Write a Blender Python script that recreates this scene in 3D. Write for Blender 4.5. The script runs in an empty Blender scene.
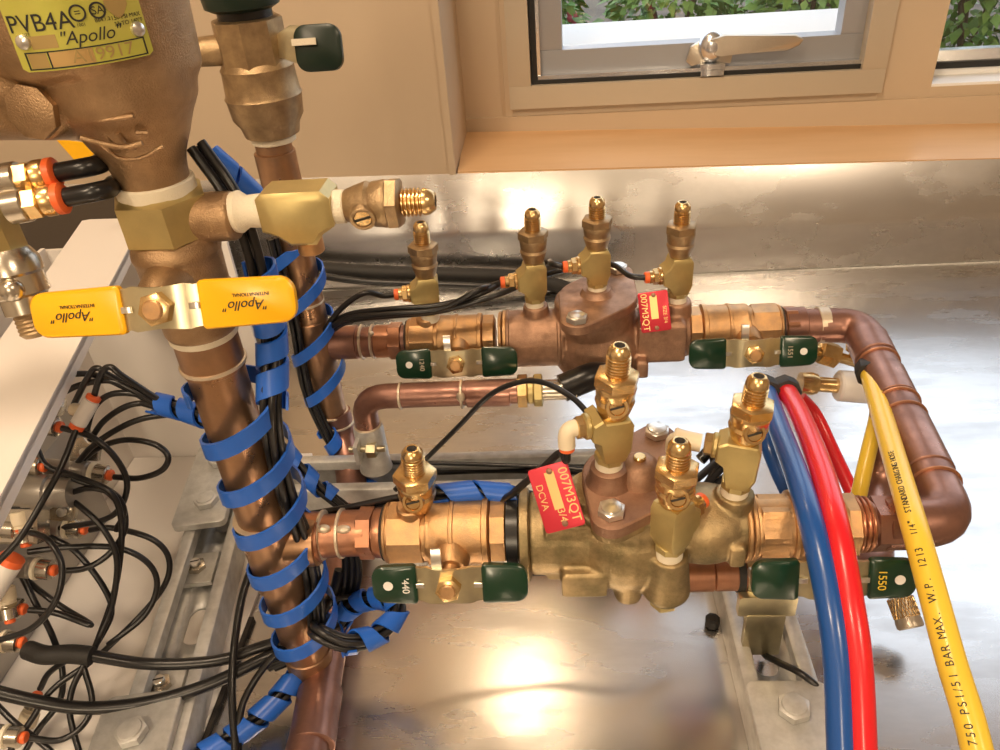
import bpy, bmesh, math, random
from mathutils import Matrix, Vector
random.seed(7)
MM = 0.001
PI = math.pi
S = bpy.context.scene
COL = S.collection
V = Vector
# ---------------------------------------------------------------- camera model (mm)
F = 780.0; H = 406.0
_dn = V((100, 1175, F)).normalized()
_y = V((43.6, -521.5, F)); _y = (_y - _dn * _y.dot(_dn)).normalized()
_z = -_dn; _x = _y.cross(_z)
def ray(px, py):
    d = V((px - 500, py - 375, F))
    return V((d.dot(_x), d.dot(_y), d.dot(_z)))
def Z(px, py, z=0.0):
    r = ray(px, py); t = (z - H) / r.z
    return V((r.x * t, r.y * t, z))
def Y(px, py, y):
    r = ray(px, py); t = y / r.y
    return V((r.x * t, y, H + r.z * t))
def D(px, py, d):
    r = ray(px, py); t = d / F
    return V((r.x * t, r.y * t, H + r.z * t))
cam = bpy.data.cameras.new('camera'); co = bpy.data.objects.new('camera', cam); COL.objects.link(co)
cam.sensor_width = 36; cam.lens = 36 * F / 1000; cam.clip_start = 0.01; cam.clip_end = 60
right = V((_x.x, _y.x, _z.x)); down = V((_x.y, _y.y, _z.y)); fwd = V((_x.z, _y.z, _z.z))
R = Matrix((right, -down, -fwd)).transposed().to_4x4()
co.matrix_world = Matrix.Translation((0, 0, H * MM)) @ R
S.camera = co
# ---------------------------------------------------------------- materials
def mat(name, col, metal=0.0, rough=0.5, var=0.0, vs=200.0, col2=None, bump=0.0, bs=900.0, spec=None, emit=0.0, alpha=None, trans=0.0, rv=0.0, stretch=None, thresh=None, coat=0.0):
    m = bpy.data.materials.new(name); m.use_nodes = True
    nt = m.node_tree; b = nt.nodes['Principled BSDF']
    b.inputs['Base Color'].default_value = (*col, 1); b.inputs['Metallic'].default_value = metal
    b.inputs['Roughness'].default_value = rough
    if coat: b.inputs['Coat Weight'].default_value = coat; b.inputs['Coat Roughness'].default_value = 0.15
    if trans: b.inputs['Transmission Weight'].default_value = trans
    if emit:
        b.inputs['Emission Color'].default_value = (*col, 1); b.inputs['Emission Strength'].default_value = emit
    tc = nt.nodes.new('ShaderNodeTexCoord'); mp = nt.nodes.new('ShaderNodeMapping')
    nt.links.new(tc.outputs['Object'], mp.inputs[0])
    if stretch: mp.inputs['Scale'].default_value = stretch
    if col2 or rv:
        n = nt.nodes.new('ShaderNodeTexNoise'); n.inputs['Scale'].default_value = vs; n.inputs['Detail'].default_value = 6; n.inputs['Roughness'].default_value = 0.6
        nt.links.new(mp.outputs[0], n.inputs['Vector'])
        cr = nt.nodes.new('ShaderNodeMapRange'); lo, hi = thresh or (0.35, 0.65)
        cr.inputs['From Min'].default_value = lo; cr.inputs['From Max'].default_value = hi
        nt.links.new(n.outputs['Fac'], cr.inputs['Value'])
        if col2:
            mx = nt.nodes.new('ShaderNodeMix'); mx.data_type = 'RGBA'
            mx.inputs[6].default_value = (*col, 1); mx.inputs[7].default_value = (*col2, 1)
            nt.links.new(cr.outputs[0], mx.inputs[0]); nt.links.new(mx.outputs[2], b.inputs['Base Color'])
        if rv:
            m2 = nt.nodes.new('ShaderNodeMapRange'); m2.inputs['To Min'].default_value = max(0.02, rough - rv); m2.inputs['To Max'].default_value = rough + rv
            nt.links.new(cr.outputs[0], m2.inputs['Value']); nt.links.new(m2.outputs[0], b.inputs['Roughness'])
    if bump:
        n2 = nt.nodes.new('ShaderNodeTexNoise'); n2.inputs['Scale'].default_value = bs; n2.inputs['Detail'].default_value = 4
        nt.links.new(mp.outputs[0], n2.inputs['Vector'])
        bp = nt.nodes.new('ShaderNodeBump'); bp.inputs['Strength'].default_value = bump; bp.inputs['Distance'].default_value = 0.0006
        nt.links.new(n2.outputs['Fac'], bp.inputs['Height']); nt.links.new(bp.outputs[0], b.inputs['Normal'])
    return m
M = {}
M['steel'] = mat('brushed_stainless', (.70, .69, .68), 1, .29, col2=(.60, .59, .58), vs=14, rv=.045, bump=.03, bs=50, stretch=(.7, 2.4, 1), thresh=(.46, .64))
M['cast'] = mat('cast_bronze', (.48, .29, .19), .7, .44, col2=(.30, .18, .12), vs=90, bump=.5, bs=1500, rv=.08)
M['castg'] = mat('cast_bronze_green', (.46, .34, .18), .75, .40, col2=(.20, .16, .08), vs=60, bump=.5, bs=1200, rv=.08)
M['castd'] = mat('cast_bronze_brown', (.40, .24, .16), .7, .5, col2=(.27, .15, .10), vs=70, bump=.5, bs=1500)
M['bronze'] = mat('valve_bronze', (.66, .39, .18), .85, .38, col2=(.48, .30, .16), vs=110, bump=.35, bs=1800)
M['bronzeb'] = mat('breaker_bronze', (.48, .32, .18), .8, .38, col2=(.31, .20, .11), vs=60, bump=.6, bs=1600)
M['brass'] = mat('flat_brass', (.62, .50, .22), .75, .42, col2=(.52, .42, .19), vs=60)
M['brassb'] = mat('bright_brass', (.80, .60, .31), .95, .27, col2=(.68, .44, .18), vs=150)
M['cockb'] = mat('test_cock_bronze', (.50, .36, .20), .8, .38, col2=(.33, .23, .13), vs=130, bump=.4, bs=1500)
M['copper'] = mat('tarnished_copper', (.60, .28, .15), .85, .36, col2=(.38, .19, .12), vs=45, bump=.1, bs=300, rv=.1)
M['copperd'] = mat('dark_copper', (.38, .20, .15), .8, .37, col2=(.26, .14, .11), vs=50, bump=.12, bs=300, rv=.1)
M['copperb'] = mat('riser_copper', (.50, .29, .16), .85, .36, col2=(.34, .21, .13), vs=40, bump=.1, bs=300, rv=.1)
M['solder'] = mat('solder', (.72, .62, .48), .7, .4, bump=.5, bs=900)
M['galv'] = mat('galvanised', (.66, .66, .64), .4, .42, col2=(.52, .52, .50), vs=120, bump=.2, bs=700)
M['zinc'] = mat('zinc_yellow', (.64, .58, .38), .9, .30, col2=(.50, .45, .31), vs=70)
M['zincp'] = mat('zinc_plain', (.75, .73, .68), .9, .28)
M['green'] = mat('green_vinyl', (.004, .034, .016), 0, .28, coat=.3)
M['dgreen'] = mat('black_green_vinyl', (.008, .022, .014), 0, .35)
M['yellow'] = mat('yellow_vinyl', (.95, .50, .004), 0, .32, coat=.2)
M['black'] = mat('black_tube', (.012, .012, .013), 0, .3)
M['blackm'] = mat('black_matte', (.02, .019, .018), 0, .6, bump=.5, bs=600)
M['blue'] = mat('blue_wrap', (.02, .13, .60), 0, .35)
M['tape'] = mat('thread_tape', (.85, .78, .62), 0, .7, bump=.6, bs=1500)
M['orange'] = mat('orange_collar', (.90, .16, .04), 0, .4)
M['ivory'] = mat('ivory_plastic', (.80, .70, .52), 0, .4)
M['white'] = mat('white_paint', (.80, .76, .72), 0, .35, bump=.05, bs=100)
M['whitep'] = mat('white_plastic', (.82, .80, .77), 0, .4)
M['nickel'] = mat('nickel', (.62, .57, .48), .95, .25)
M['smoke'] = mat('smoky_grey', (.36, .34, .31), .6, .35)
M['hblue'] = mat('blue_hose', (.010, .085, .36), 0, .3, coat=.3)
M['hred'] = mat('red_hose', (.75, .015, .025), 0, .3, coat=.3)
M['hyel'] = mat('yellow_hose', (.88, .62, .06), 0, .33, coat=.2)
M['red'] = mat('red_tag', (.62, .035, .06), .3, .4)
M['ink'] = mat('ink', (.02, .02, .02), 0, .6)
M['gold'] = mat('tag_gold', (.75, .52, .22), .8, .35)
M['lime'] = mat('label_lime', (.56, .58, .09), .3, .35, col2=(.62, .55, .15), vs=25)
M['limed'] = mat('label_olive', (.50, .36, .14), .5, .4)
M['tan'] = mat('tan_paint', (.56, .44, .31), 0, .55, bump=.05, bs=40)
M['wall'] = mat('room_paint', (.62, .55, .47), 0, .7)
M['wood'] = mat('sill_laminate', (.70, .44, .23), 0, .3, col2=(.64, .39, .19), vs=8, stretch=(.6, 4, 1))
M['frame'] = mat('window_frame_paint', (.52, .45, .35), .1, .4)
M['gasket'] = mat('gasket', (.015, .015, .015), 0, .7)
M['sash'] = mat('sash_grey', (.36, .37, .40), .3, .4)
M['alu'] = mat('aluminium', (.75, .77, .80), .9, .25)
M['handle'] = mat('handle_metal', (.60, .54, .45), .8, .35, bump=.3, bs=500)
M['concrete'] = mat('white_ledge', (.85, .85, .84), 0, .8)
M['soil'] = mat('soil', (.10, .08, .06), 0, .9, col2=(.18, .15, .11), vs=12)
M['leaf'] = mat('leaf', (.10, .26, .05), 0, .5, col2=(.24, .42, .10), vs=14)
M['flower'] = mat('flower', (.60, .10, .14), 0, .6)
M['dark'] = mat('dark_case', (.045, .035, .028), 0, .6, bump=.3, bs=200)
M['groove'] = mat('groove', (.03, .025, .02), 0, .8)
M['floor'] = mat('floor_tile', (.35, .30, .25), 0, .6)
M['glow'] = mat('lamp_glow', (1.0, .72, .42), 0, .5, emit=60.0)
g = bpy.data.materials.new('clear_glass'); g.use_nodes = True; M['glass'] = g
nt = g.node_tree; nt.nodes.clear()
o_ = nt.nodes.new('ShaderNodeOutputMaterial'); mx = nt.nodes.new('ShaderNodeMixShader'); tr = nt.nodes.new('ShaderNodeBsdfTransparent'); gl = nt.nodes.new('ShaderNodeBsdfGlossy')
gl.inputs['Roughness'].default_value = 0.02; mx.inputs[0].default_value = 0.06
nt.links.new(tr.outputs[0], mx.inputs[1]); nt.links.new(gl.outputs[0], mx.inputs[2]); nt.links.new(mx.outputs[0], o_.inputs[0])
# ---------------------------------------------------------------- scene tree helpers
def props(o, label, cat, group=None, kind=None):
    if label: o['label'] = label
    if cat: o['category'] = cat
    if group: o['group'] = group
    if kind: o['kind'] = kind
    return o
def thing(name, label, cat, loc, group=None):
    o = bpy.data.objects.new(name, None); COL.objects.link(o); o.empty_display_size = .01
    o.location = V(loc) * MM
    o['_o'] = [float(c) for c in loc]
    return props(o, label, cat, group)
def frame(o, zdir, xdir=None):
    z = V(zdir).normalized()
    x = V(xdir) if xdir is not None else (V((1, 0, 0)) if abs(z.x) < .8 else V((0, 0, 1)))
    x = (x - z * x.dot(z)).normalized(); y = z.cross(x)
    m = Matrix((x, y, z)).transposed().to_4x4(); m.translation = V(o)
    return m
def crom(pts, n=8):
    pts = [V(p) for p in pts]
    if len(pts) < 3: return pts
    P = [pts[0] * 2 - pts[1]] + pts + [pts[-1] * 2 - pts[-2]]
    out = []
    for i in range(1, len(P) - 2):
        a, b, c, d = P[i - 1:i + 3]
        for k in range(n):
            t = k / n
            out.append(.5 * ((2 * b) + (c - a) * t + (2 * a - 5 * b + 4 * c - d) * t * t + (3 * b - a - 3 * c + d) * t ** 3))
    out.append(pts[-1]); return out
def frames_along(path):
    T = []
    for i in range(len(path)):
        a = path[max(0, i - 1)]; b = path[min(len(path) - 1, i + 1)]
        T.append((b - a).normalized())
    n = T[0].cross(V((0, 0, 1)))
    if n.length < .1: n = T[0].cross(V((0, 1, 0)))
    n.normalize(); N = []
    for t in T:
        n = (n - t * n.dot(t)).normalized(); N.append(n.copy())
    return T, N
class G:
    def __init__(s): s.bm = bmesh.new(); s.M = Matrix()
    def fr(s, o=(0, 0, 0), z=(0, 0, 1), x=None): s.M = frame(o, z, x); return s
    def v(s, p): return s.bm.verts.new(s.M @ V(p))
    def face(s, vs):
        try: return s.bm.faces.new(vs)
        except ValueError: return None
    def lathe(s, prof, seg=32, cap=True):
        rings = []
        for z, r in prof:
            rings.append([s.v((r * math.cos(2 * PI * k / seg), r * math.sin(2 * PI * k / seg), z)) for k in range(seg)])
        for a, b in zip(rings, rings[1:]):
            for k in range(seg): s.face((a[k], a[(k + 1) % seg], b[(k + 1) % seg], b[k]))
        if cap: s.face(rings[0][::-1]); s.face(rings[-1])
        return s
    def cyl(s, z0, z1, r, seg=28, ch=.5):
        ch = min(ch, r * .3, abs(z1 - z0) * .3)
        return s.lathe([(z0, r - ch), (z0 + ch, r), (z1 - ch, r), (z1, r - ch)], seg)
    def prism(s, n, r, z0, z1, rot=0, ch=.6):
        rings = []
        for z, q in ((z0, r - ch), (z0 + ch * .6, r), (z1 - ch * .6, r), (z1, r - ch)):
            rings.append([s.v((q * math.cos(2 * PI * k / n + rot), q * math.sin(2 * PI * k / n + rot), z)) for k in range(n)])
        for a, b in zip(rings, rings[1:]):
            for k in range(n): s.face((a[k], a[(k + 1) % n], b[(k + 1) % n], b[k]))
        s.face(rings[0][::-1]); s.face(rings[-1]); return s
    def poly(s, pts, z0, z1, ch=.4):
        c = sum((V((p[0], p[1])) for p in pts), V((0, 0))) / len(pts)
        rings = []
        rr = max((V((p[0], p[1])) - c).length for p in pts); k0 = 1 - ch / rr
        for z, k in ((z0, k0), (z0 + ch * .6, 1), (z1 - ch * .6, 1), (z1, k0)):
            rings.append([s.v((c.x + (p[0] - c.x) * k, c.y + (p[1] - c.y) * k, z)) for p in pts])
        n = len(pts)
        for a, b in zip(rings, rings[1:]):
            for k in range(n): s.face((a[k], a[(k + 1) % n], b[(k + 1) % n], b[k]))
        s.face(rings[0][::-1]); s.face(rings[-1]); return s
    def box(s, x0, x1, y0, y1, z0, z1, ch=.4):
        ch = min(ch, abs(x1 - x0) * .3, abs(y1 - y0) * .3, abs(z1 - z0) * .3)
        return s.poly([(x0, y0), (x1, y0), (x1, y1), (x0, y1)], z0, z1, ch) if ch > 0 else s.poly([(x0, y0), (x1, y0), (x1, y1), (x0, y1)], z0, z1, 0)
    def ball(s, c, rx, ry=None, rz=None, seg=24, rg=14):
        ry = ry or rx; rz = rz or rx; rings = []
        for i in range(1, rg):
            a = PI * i / rg
            rings.append([s.v((c[0] + rx * math.sin(a) * math.cos(2 * PI * k / seg), c[1] + ry * math.sin(a) * math.sin(2 * PI * k / seg), c[2] + rz * math.cos(a))) for k in range(seg)])
        t = s.v((c[0], c[1], c[2] + rz)); b = s.v((c[0], c[1], c[2] - rz))
        for k in range(seg): s.face((t, rings[0][k], rings[0][(k + 1) % seg])); s.face((b, rings[-1][(k + 1) % seg], rings[-1][k]))
        for a, q in zip(rings, rings[1:]):
            for k in range(seg): s.face((a[k], q[k], q[(k + 1) % seg], a[(k + 1) % seg]))
        return s
    def tube(s, pts, r, seg=12, smooth=8, rf=None):
        path = crom(pts, smooth) if smooth else [V(p) for p in pts]
        T, N = frames_along(path); rings = []
        for i, (p, t, n) in enumerate(zip(path, T, N)):
            b = t.cross(n); q = rf(i / (len(path) - 1)) if rf else r
            rings.append([s.bm.verts.new(s.M @ (p + (n * math.cos(2 * PI * k / seg) + b * math.sin(2 * PI * k / seg)) * q)) for k in range(seg)])
        for a, b in zip(rings, rings[1:]):
            for k in range(seg): s.face((a[k], a[(k + 1) % seg], b[(k + 1) % seg], b[k]))
        s.face(rings[0][::-1]); s.face(rings[-1]); return s
    def wrap(s, pts, r, pitch, w, th=1.2, phase=0.0, hand=1, tilt=0.0, smooth=10, rx=None, seg=22):
        """spiral wrap: a flat band wound round a path"""
        path = crom(pts, smooth); T, N = frames_along(path)
        L = [0.0]
        for a, b in zip(path, path[1:]): L.append(L[-1] + (b - a).length)
        turns = L[-1] / pitch; n = int(turns * seg); prev = None
        def at(l):
            l = max(0, min(L[-1] - 1e-4, l)); i = 0
            while L[i + 1] < l: i += 1
            f = (l - L[i]) / (L[i + 1] - L[i])
            return path[i].lerp(path[i + 1], f), T[i].lerp(T[i + 1], f).normalized(), N[i].lerp(N[i + 1], f).normalized()
        for i in range(n + 1):
            a = hand * 2 * PI * i / seg + phase; l = i / seg * pitch
            ring = []
            for dl, dr in ((-w / 2, 0), (-w / 2 + .3, th), (w / 2 - .3, th), (w / 2, 0)):
                p, t, nn = at(l + dl); b = t.cross(nn)
                if tilt: p, t, nn = at(l + dl - tilt * (nn * math.cos(a) + b * math.sin(a)).x); b = t.cross(nn)
                p2 = p + (nn * math.cos(a) + b * math.sin(a)) * (r + dr)
                ring.append(s.bm.verts.new(s.M @ p2))
            if prev:
                for k in range(4): s.face((prev[k], prev[(k + 1) % 4], ring[(k + 1) % 4], ring[k]))
            else: s.face(ring)
            prev = ring
        s.face(prev[::-1]); return s
    def build(s, name, m, parent=None, voxel=0, sharp=38, **kw):
        bmesh.ops.recalc_face_normals(s.bm, faces=s.bm.faces)
        for f in s.bm.faces: f.smooth = True
        for e in s.bm.edges:
            if len(e.link_faces) == 2 and e.calc_face_angle(0) > math.radians(sharp): e.smooth = False
        off = V((0, 0, 0)); root = parent
        while root is not None:
            if '_o' in root: off = V(root['_o']); break
            root = root.parent
        top = parent is None
        if top:
            xs = [v.co for v in s.bm.verts]
            lo = V([min(c[i] for c in xs) for i in range(3)]); hi = V([max(c[i] for c in xs) for i in range(3)])
            off = V(((lo.x + hi.x) / 2, (lo.y + hi.y) / 2, lo.z))
        for v in s.bm.verts: v.co = (v.co - off) * MM
        me = bpy.data.meshes.new(name); s.bm.to_mesh(me); s.bm.free()
        if m: me.materials.append(M[m])
        o = bpy.data.objects.new(name, me); COL.objects.link(o)
        if top: o.location = off * MM; o['_o'] = [float(c) for c in off]
        else: o.parent = parent
        if voxel:
            md = o.modifiers.new('r', 'REMESH'); md.mode = 'VOXEL'; md.voxel_size = voxel * MM; md.use_smooth_shade = True
            sm = o.modifiers.new('s', 'SMOOTH'); sm.factor = .5; sm.iterations = 5
        if kw: props(o, kw.get('label'), kw.get('cat'), kw.get('group'), kw.get('kind'))
        return o
def text(name, s, size, mtx, m, parent, ext=.15, shear=0, align='CENTER', sx=1.0):
    cu = bpy.data.curves.new('t', 'FONT'); cu.body = s; cu.size = size; cu.extrude = ext; cu.align_x = align; cu.align_y = 'CENTER'; cu.shear = shear; cu.offset = 0
    ob = bpy.data.objects.new('t', cu); COL.objects.link(ob)
    dg = bpy.context.evaluated_depsgraph_get(); me = bpy.data.meshes.new_from_object(ob.evaluated_get(dg))
    bpy.data.objects.remove(ob)
    off = V((0, 0, 0)); r = parent
    while r is not None:
        if '_o' in r: off = V(r['_o']); break
        r = r.parent
    for v in me.vertices:
        c = v.co.copy(); c.x *= sx; v.co = ((mtx @ c) - off) * MM
    me.materials.clear(); me.materials.append(M[m])
    o = bpy.data.objects.new(name, me); COL.objects.link(o); o.parent = parent
    return o
def struct(gm, name, m, **k): return gm.build(name, m, kind='structure', **k)
def rrect(w, h, r, n=5, cx=0, cy=0):
    out = []
    for sx, sy, a0 in ((1, 1, 0), (-1, 1, 90), (-1, -1, 180), (1, -1, 270)):
        for k in range(n + 1):
            a = math.radians(a0 + 90 * k / n)
            out.append((cx + sx * (w / 2 - r) + r * math.cos(a), cy + sy * (h / 2 - r) + r * math.sin(a)))
    return out
def cut(o, cutters):
    """cut holes for good, nothing left behind"""
    for c in cutters:
        md = o.modifiers.new('b', 'BOOLEAN'); md.object = c; md.operation = 'DIFFERENCE'; md.solver = 'EXACT'
    bpy.context.view_layer.update()
    dg = bpy.context.evaluated_depsgraph_get(); me = bpy.data.meshes.new_from_object(o.evaluated_get(dg))
    o.modifiers.clear(); o.data = me
    for c in cutters: bpy.data.objects.remove(c)

# ================================================================ THE SETTING
def lerp(a, b, t): return a + (b - a) * t
def quad(gm, a, b, c, d, th):
    """a thick sheet over four corners, thickness towards th (vector)"""
    lo = [gm.bm.verts.new(p) for p in (a, b, c, d)]; hi = [gm.bm.verts.new(V(p) + th) for p in (a, b, c, d)]
    gm.face(lo[::-1]); gm.face(hi)
    for k in range(4): gm.face((lo[k], lo[(k + 1) % 4], hi[(k + 1) % 4], hi[k]))
    return gm
# bench with its upturned splash
bench = thing('workbench', 'stainless steel workbench with an upturned splash along the window wall', 'workbench', (150, 300, -900))
g_ = G(); g_.box(-900, 900, 30, 812, -3, 0, .5); g_.build('bench_top', 'steel', bench)
g_ = G(); g_.box(-900, 900, 26, 30, -45, 0, .5); g_.build('front_edge', 'steel', bench)
for x in (-850, 850):
    for y in (80, 760): G().fr((x, y, 0)).cyl(-900, -3, 20).build('leg', 'galv', bench)
LP = [Y(370, 287, 803), Y(370, 238, 804), Y(370, 176, 830)]
RP = [Y(1000, 261, 803), Y(1000, 217, 804), Y(1000, 159, 830)]
for k in (0,): LP[k].z = RP[k].z = -1
g_ = G(); n_ = 14
def ext(k, x): t = (x - LP[k].x) / (RP[k].x - LP[k].x); return lerp(LP[k], RP[k], t)
rows = []
for x in (-900, -400, 0, 400, 900):
    a, b, c = (ext(k, x) for k in range(3))
    a.x = b.x = c.x = x
    rows.append([g_.bm.verts.new(p) for p in (a, lerp(a, b, .93), lerp(b, c, .08), lerp(b, c, .96), c, V((x, c.y + 3, c.z - 2)), V((x, c.y + 3, -3)))])
for p, q in zip(rows, rows[1:]):
    for k in range(6): g_.face((p[k], q[k], q[k + 1], p[k + 1]))
g_.face(rows[0]); g_.face(rows[-1])
g_.build('splash', 'steel', bench)
G().fr((250, 801, .2), (1, 0, 0)).tube([(0, 0, -1100), (0, 0, 600)], 1.2, smooth=0).build('weld_bead', 'galv', bench)
# dents and scuffs in the bench, raised a hair
FL = ext(2, Y(452, 172, 830).x); FL = Y(452, 172, 832); FR = Y(1000, 158, 832)
BL = Z(463, 131, FL.z); BR = Z(1000, 122, FR.z)
uW = V((BR.x - BL.x, BR.y - BL.y, 0)).normalized(); nW = V((uW.y, -uW.x, 0))     # nW points into the room
def W(px, py, off=0.0):
    """point of the window wall (off = how far it stands out into the room)"""
    r = ray(px, py); p0 = BL + nW * off
    t = (p0 - V((0, 0, H))).dot(nW) / r.dot(nW)
    return V((0, 0, H)) + r * t
def uz(p): d = p - BL; return d.dot(uW), p.z
WF = Matrix((uW, V((0, 0, 1)), nW)).transposed().to_4x4(); WF.translation = V((BL.x, BL.y, 0))    # local x along wall, y up, z into room
# window openings in wall coordinates, sides true vertical
a1 = uz(W(512, 98)); a2 = uz(W(878, 89)); b1 = uz(W(931, 87)); zs = -(FL.z - FR.z) / (BR - BL).length
O1 = (a1[0], a2[0], min(a1[1], a2[1]), 900); O2 = (b1[0], 1500, b1[1], 900)
wl = -600
def wbox(gm, u0, u1, v0, v1, w0, w1, ch=.3): gm.M = WF; return gm.box(u0, u1, v0, v1, w0, w1, ch)
g_ = G()
wbox(g_, wl, O1[0], -900, 1500, -60, 0); wbox(g_, O1[0], O1[1], -900, O1[2], -60, 0); wbox(g_, O1[0], O1[1], O1[3], 1500, -60, 0)
wbox(g_, O1[1], O2[0], -900, 1500, -60, 0); wbox(g_, O2[0], O2[1], -900, O2[2], -60, 0); wbox(g_, O2[0], O2[1], O2[3], 1500, -60, 0); wbox(g_, O2[1], 2600, -900, 1500, -60, 0)
struct(g_, 'wall_window', 'tan')
# left wall section, flush with the splash, ending in a corner post
cx = W(452, 60).x; cp = Y(442, 100, 834)
g_ = G(); g_.box(-1600, cp.x, 834, 990, -900, 1500, .5); struct(g_, 'wall_left', 'tan')
g_ = G(); g_.box(cp.x, cp.x + 7, 829, 990, FL.z - 3, 1500, 1.2); struct(g_, 'trim_1', 'tan')
# laminate sill
g_ = G(); e0 = FL; e1 = lerp(FL, FR, 2.4); e2 = lerp(BL, BR, 2.4); e3 = BL
quad(g_, e0 + V((6, 0, -22)), e1 + V((0, 0, -22)), e2 + V((0, 20, -22)), e3 + V((2, 20, -22)), V((0, 0, 22))); struct(g_, 'trim_2', 'wood')
# base moulding on the sill
m1 = uz(W(600, 112)); g_ = G(); wbox(g_, 3, 1500, FR.z - 60, m1[1], 0, 5, 1.5); struct(g_, 'trim_3', 'tan')
g_ = G(); uu = uz(W(509, 100))[0]; wbox(g_, uu - 9, uu - 5, m1[1], 1100, 0, 2, .8); struct(g_, 'trim_4', 'tan')
# window 1: casement
win = thing('window_1', None, None, W(700, 60)); win['kind'] = 'structure'
fi = uz(W(536, 78)); fj = uz(W(866, 69)); fz = (fi[1] + fj[1]) / 2
def ringframe(name, m, x0, x1, z0, z1, t, w0, w1, parent, ch=1.0):
    q = G(); wbox(q, x0, x1, z0, z0 + t, w0, w1, ch); wbox(q, x0, x1, z1 - t, z1, w0, w1, ch)
    wbox(q, x0, x0 + t, z0 + t, z1 - t, w0, w1, ch); wbox(q, x1 - t, x1, z0 + t, z1 - t, w0, w1, ch)
    return q.build(name, m, parent)
wf = ringframe('window_frame', 'frame', O1[0] - 2, O1[1] + 2, O1[2] - 2, 902, fz - O1[2] - 1, -30, 9, win)
ringframe('gasket', 'gasket', fi[0] - 5, fj[0] + 5, fz - 5, 880, 7, -30, 2, win)
ringframe('sash_edge', 'alu', fi[0] + 1, fj[0] - 1, fz + 1.5, 876, 5, -28, 1, win)
gi = uz(W(549, 46, -12)); gj = uz(W(840, 38, -12)); gz = (gi[1] + gj[1]) / 2
sf = ringframe('sash', 'sash', fi[0] + 5, fj[0] - 5, fz + 6, 872, gz - fz - 6, -34, -8, win, 2)
q = G(); wbox(q, fi[0] + 20, fj[0] - 20, gz - 4, 860, -24, -22, 0); q.build('pane', 'glass', win)
hx = uz(W(712, 58, 0))[0]; hz = fz
ha = G(); wbox(ha, hx - 14, hx + 14, hz + 5, hz + 12, -9, 12, 1.5); wbox(ha, hx - 13, hx + 13, hz - 1, hz + 7, 2, 12, 1.5)
ha.build('sash_catch', 'alu', win)
hp = G(); hp.M = WF.copy(); hp.M.translation = WF @ V((hx - 3, hz + 26, -6))
hp.poly([(-26, -12), (-20, -17), (0, -12), (24, -16), (27, 0), (18, 12), (-4, 14), (-22, 4)], 0, 9, 2); hd = hp.build('handle_base', 'handle', win)
hl = G(); hl.M = WF.copy(); hl.M.translation = WF @ V((hx + 10, hz + 33, 4))
hl.poly([(-18, -8), (-4, -13), (20, -11), (70, -10), (84, -5), (88, 1), (80, 6), (40, 8), (0, 10), (-16, 6)], 0, 9, 2.2); hl.build('handle_lever', 'handle', win)
q = G(); q.M = WF.copy(); q.M.translation = WF @ V((hx - 2, hz + 30, 0)); q.ball((0, 0, 2), 15, 18, 12); q.build('handle_pivot', 'alu', win)
# window 2, larger, further right
win2 = thing('window_2', None, None, W(990, 40)); win2['kind'] = 'structure'
q = G(); wbox(q, O2[0] - 2, O2[1], O2[2], O2[2] + 3, -58, -1, .5); q.build('window_sill', 'concrete', win2)
za = uz(W(1000, 61, -45))[1]; zb = uz(W(1000, 47, -45))[1]
q = G(); wbox(q, O2[0], O2[1], O2[2] + 3, za - 3, -58, -40, 1); q.build('bottom_rail', 'concrete', win2)
q = G(); wbox(q, O2[0], O2[1], za - 4, za + 3, -56, -38, 1); q.build('glazing_seal', 'gasket', win2)
q = G(); wbox(q, O2[0], O2[1], za + 3, zb, -56, -42, 1); q.build('glazing_bead', 'alu', win2)
q = G(); wbox(q, O2[0], O2[1], zb, 900, -50, -48, 0); q.build('pane', 'glass', win2)
# rest of the room (seen only in the steel's reflections)
g_ = G(); g_.box(-1600, 2400, -2600, 1300, -906, -900, 0); struct(g_, 'floor', 'floor')
g_ = G(); g_.box(-1600, 2400, -2600, 1300, 1500, 1506, 0); struct(g_, 'ceiling', 'wall')
g_ = G(); g_.box(-1606, -1600, -2600, 1000, -900, 1500, 0); struct(g_, 'wall_west', 'wall')
g_ = G(); g_.box(2400, 2406, -2600, 1300, -900, 1500, 0); struct(g_, 'wall_east', 'wall')
g_ = G(); g_.box(-1600, 2400, -2606, -2600, -900, 1500, 0); struct(g_, 'wall_south', 'wall')
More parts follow.
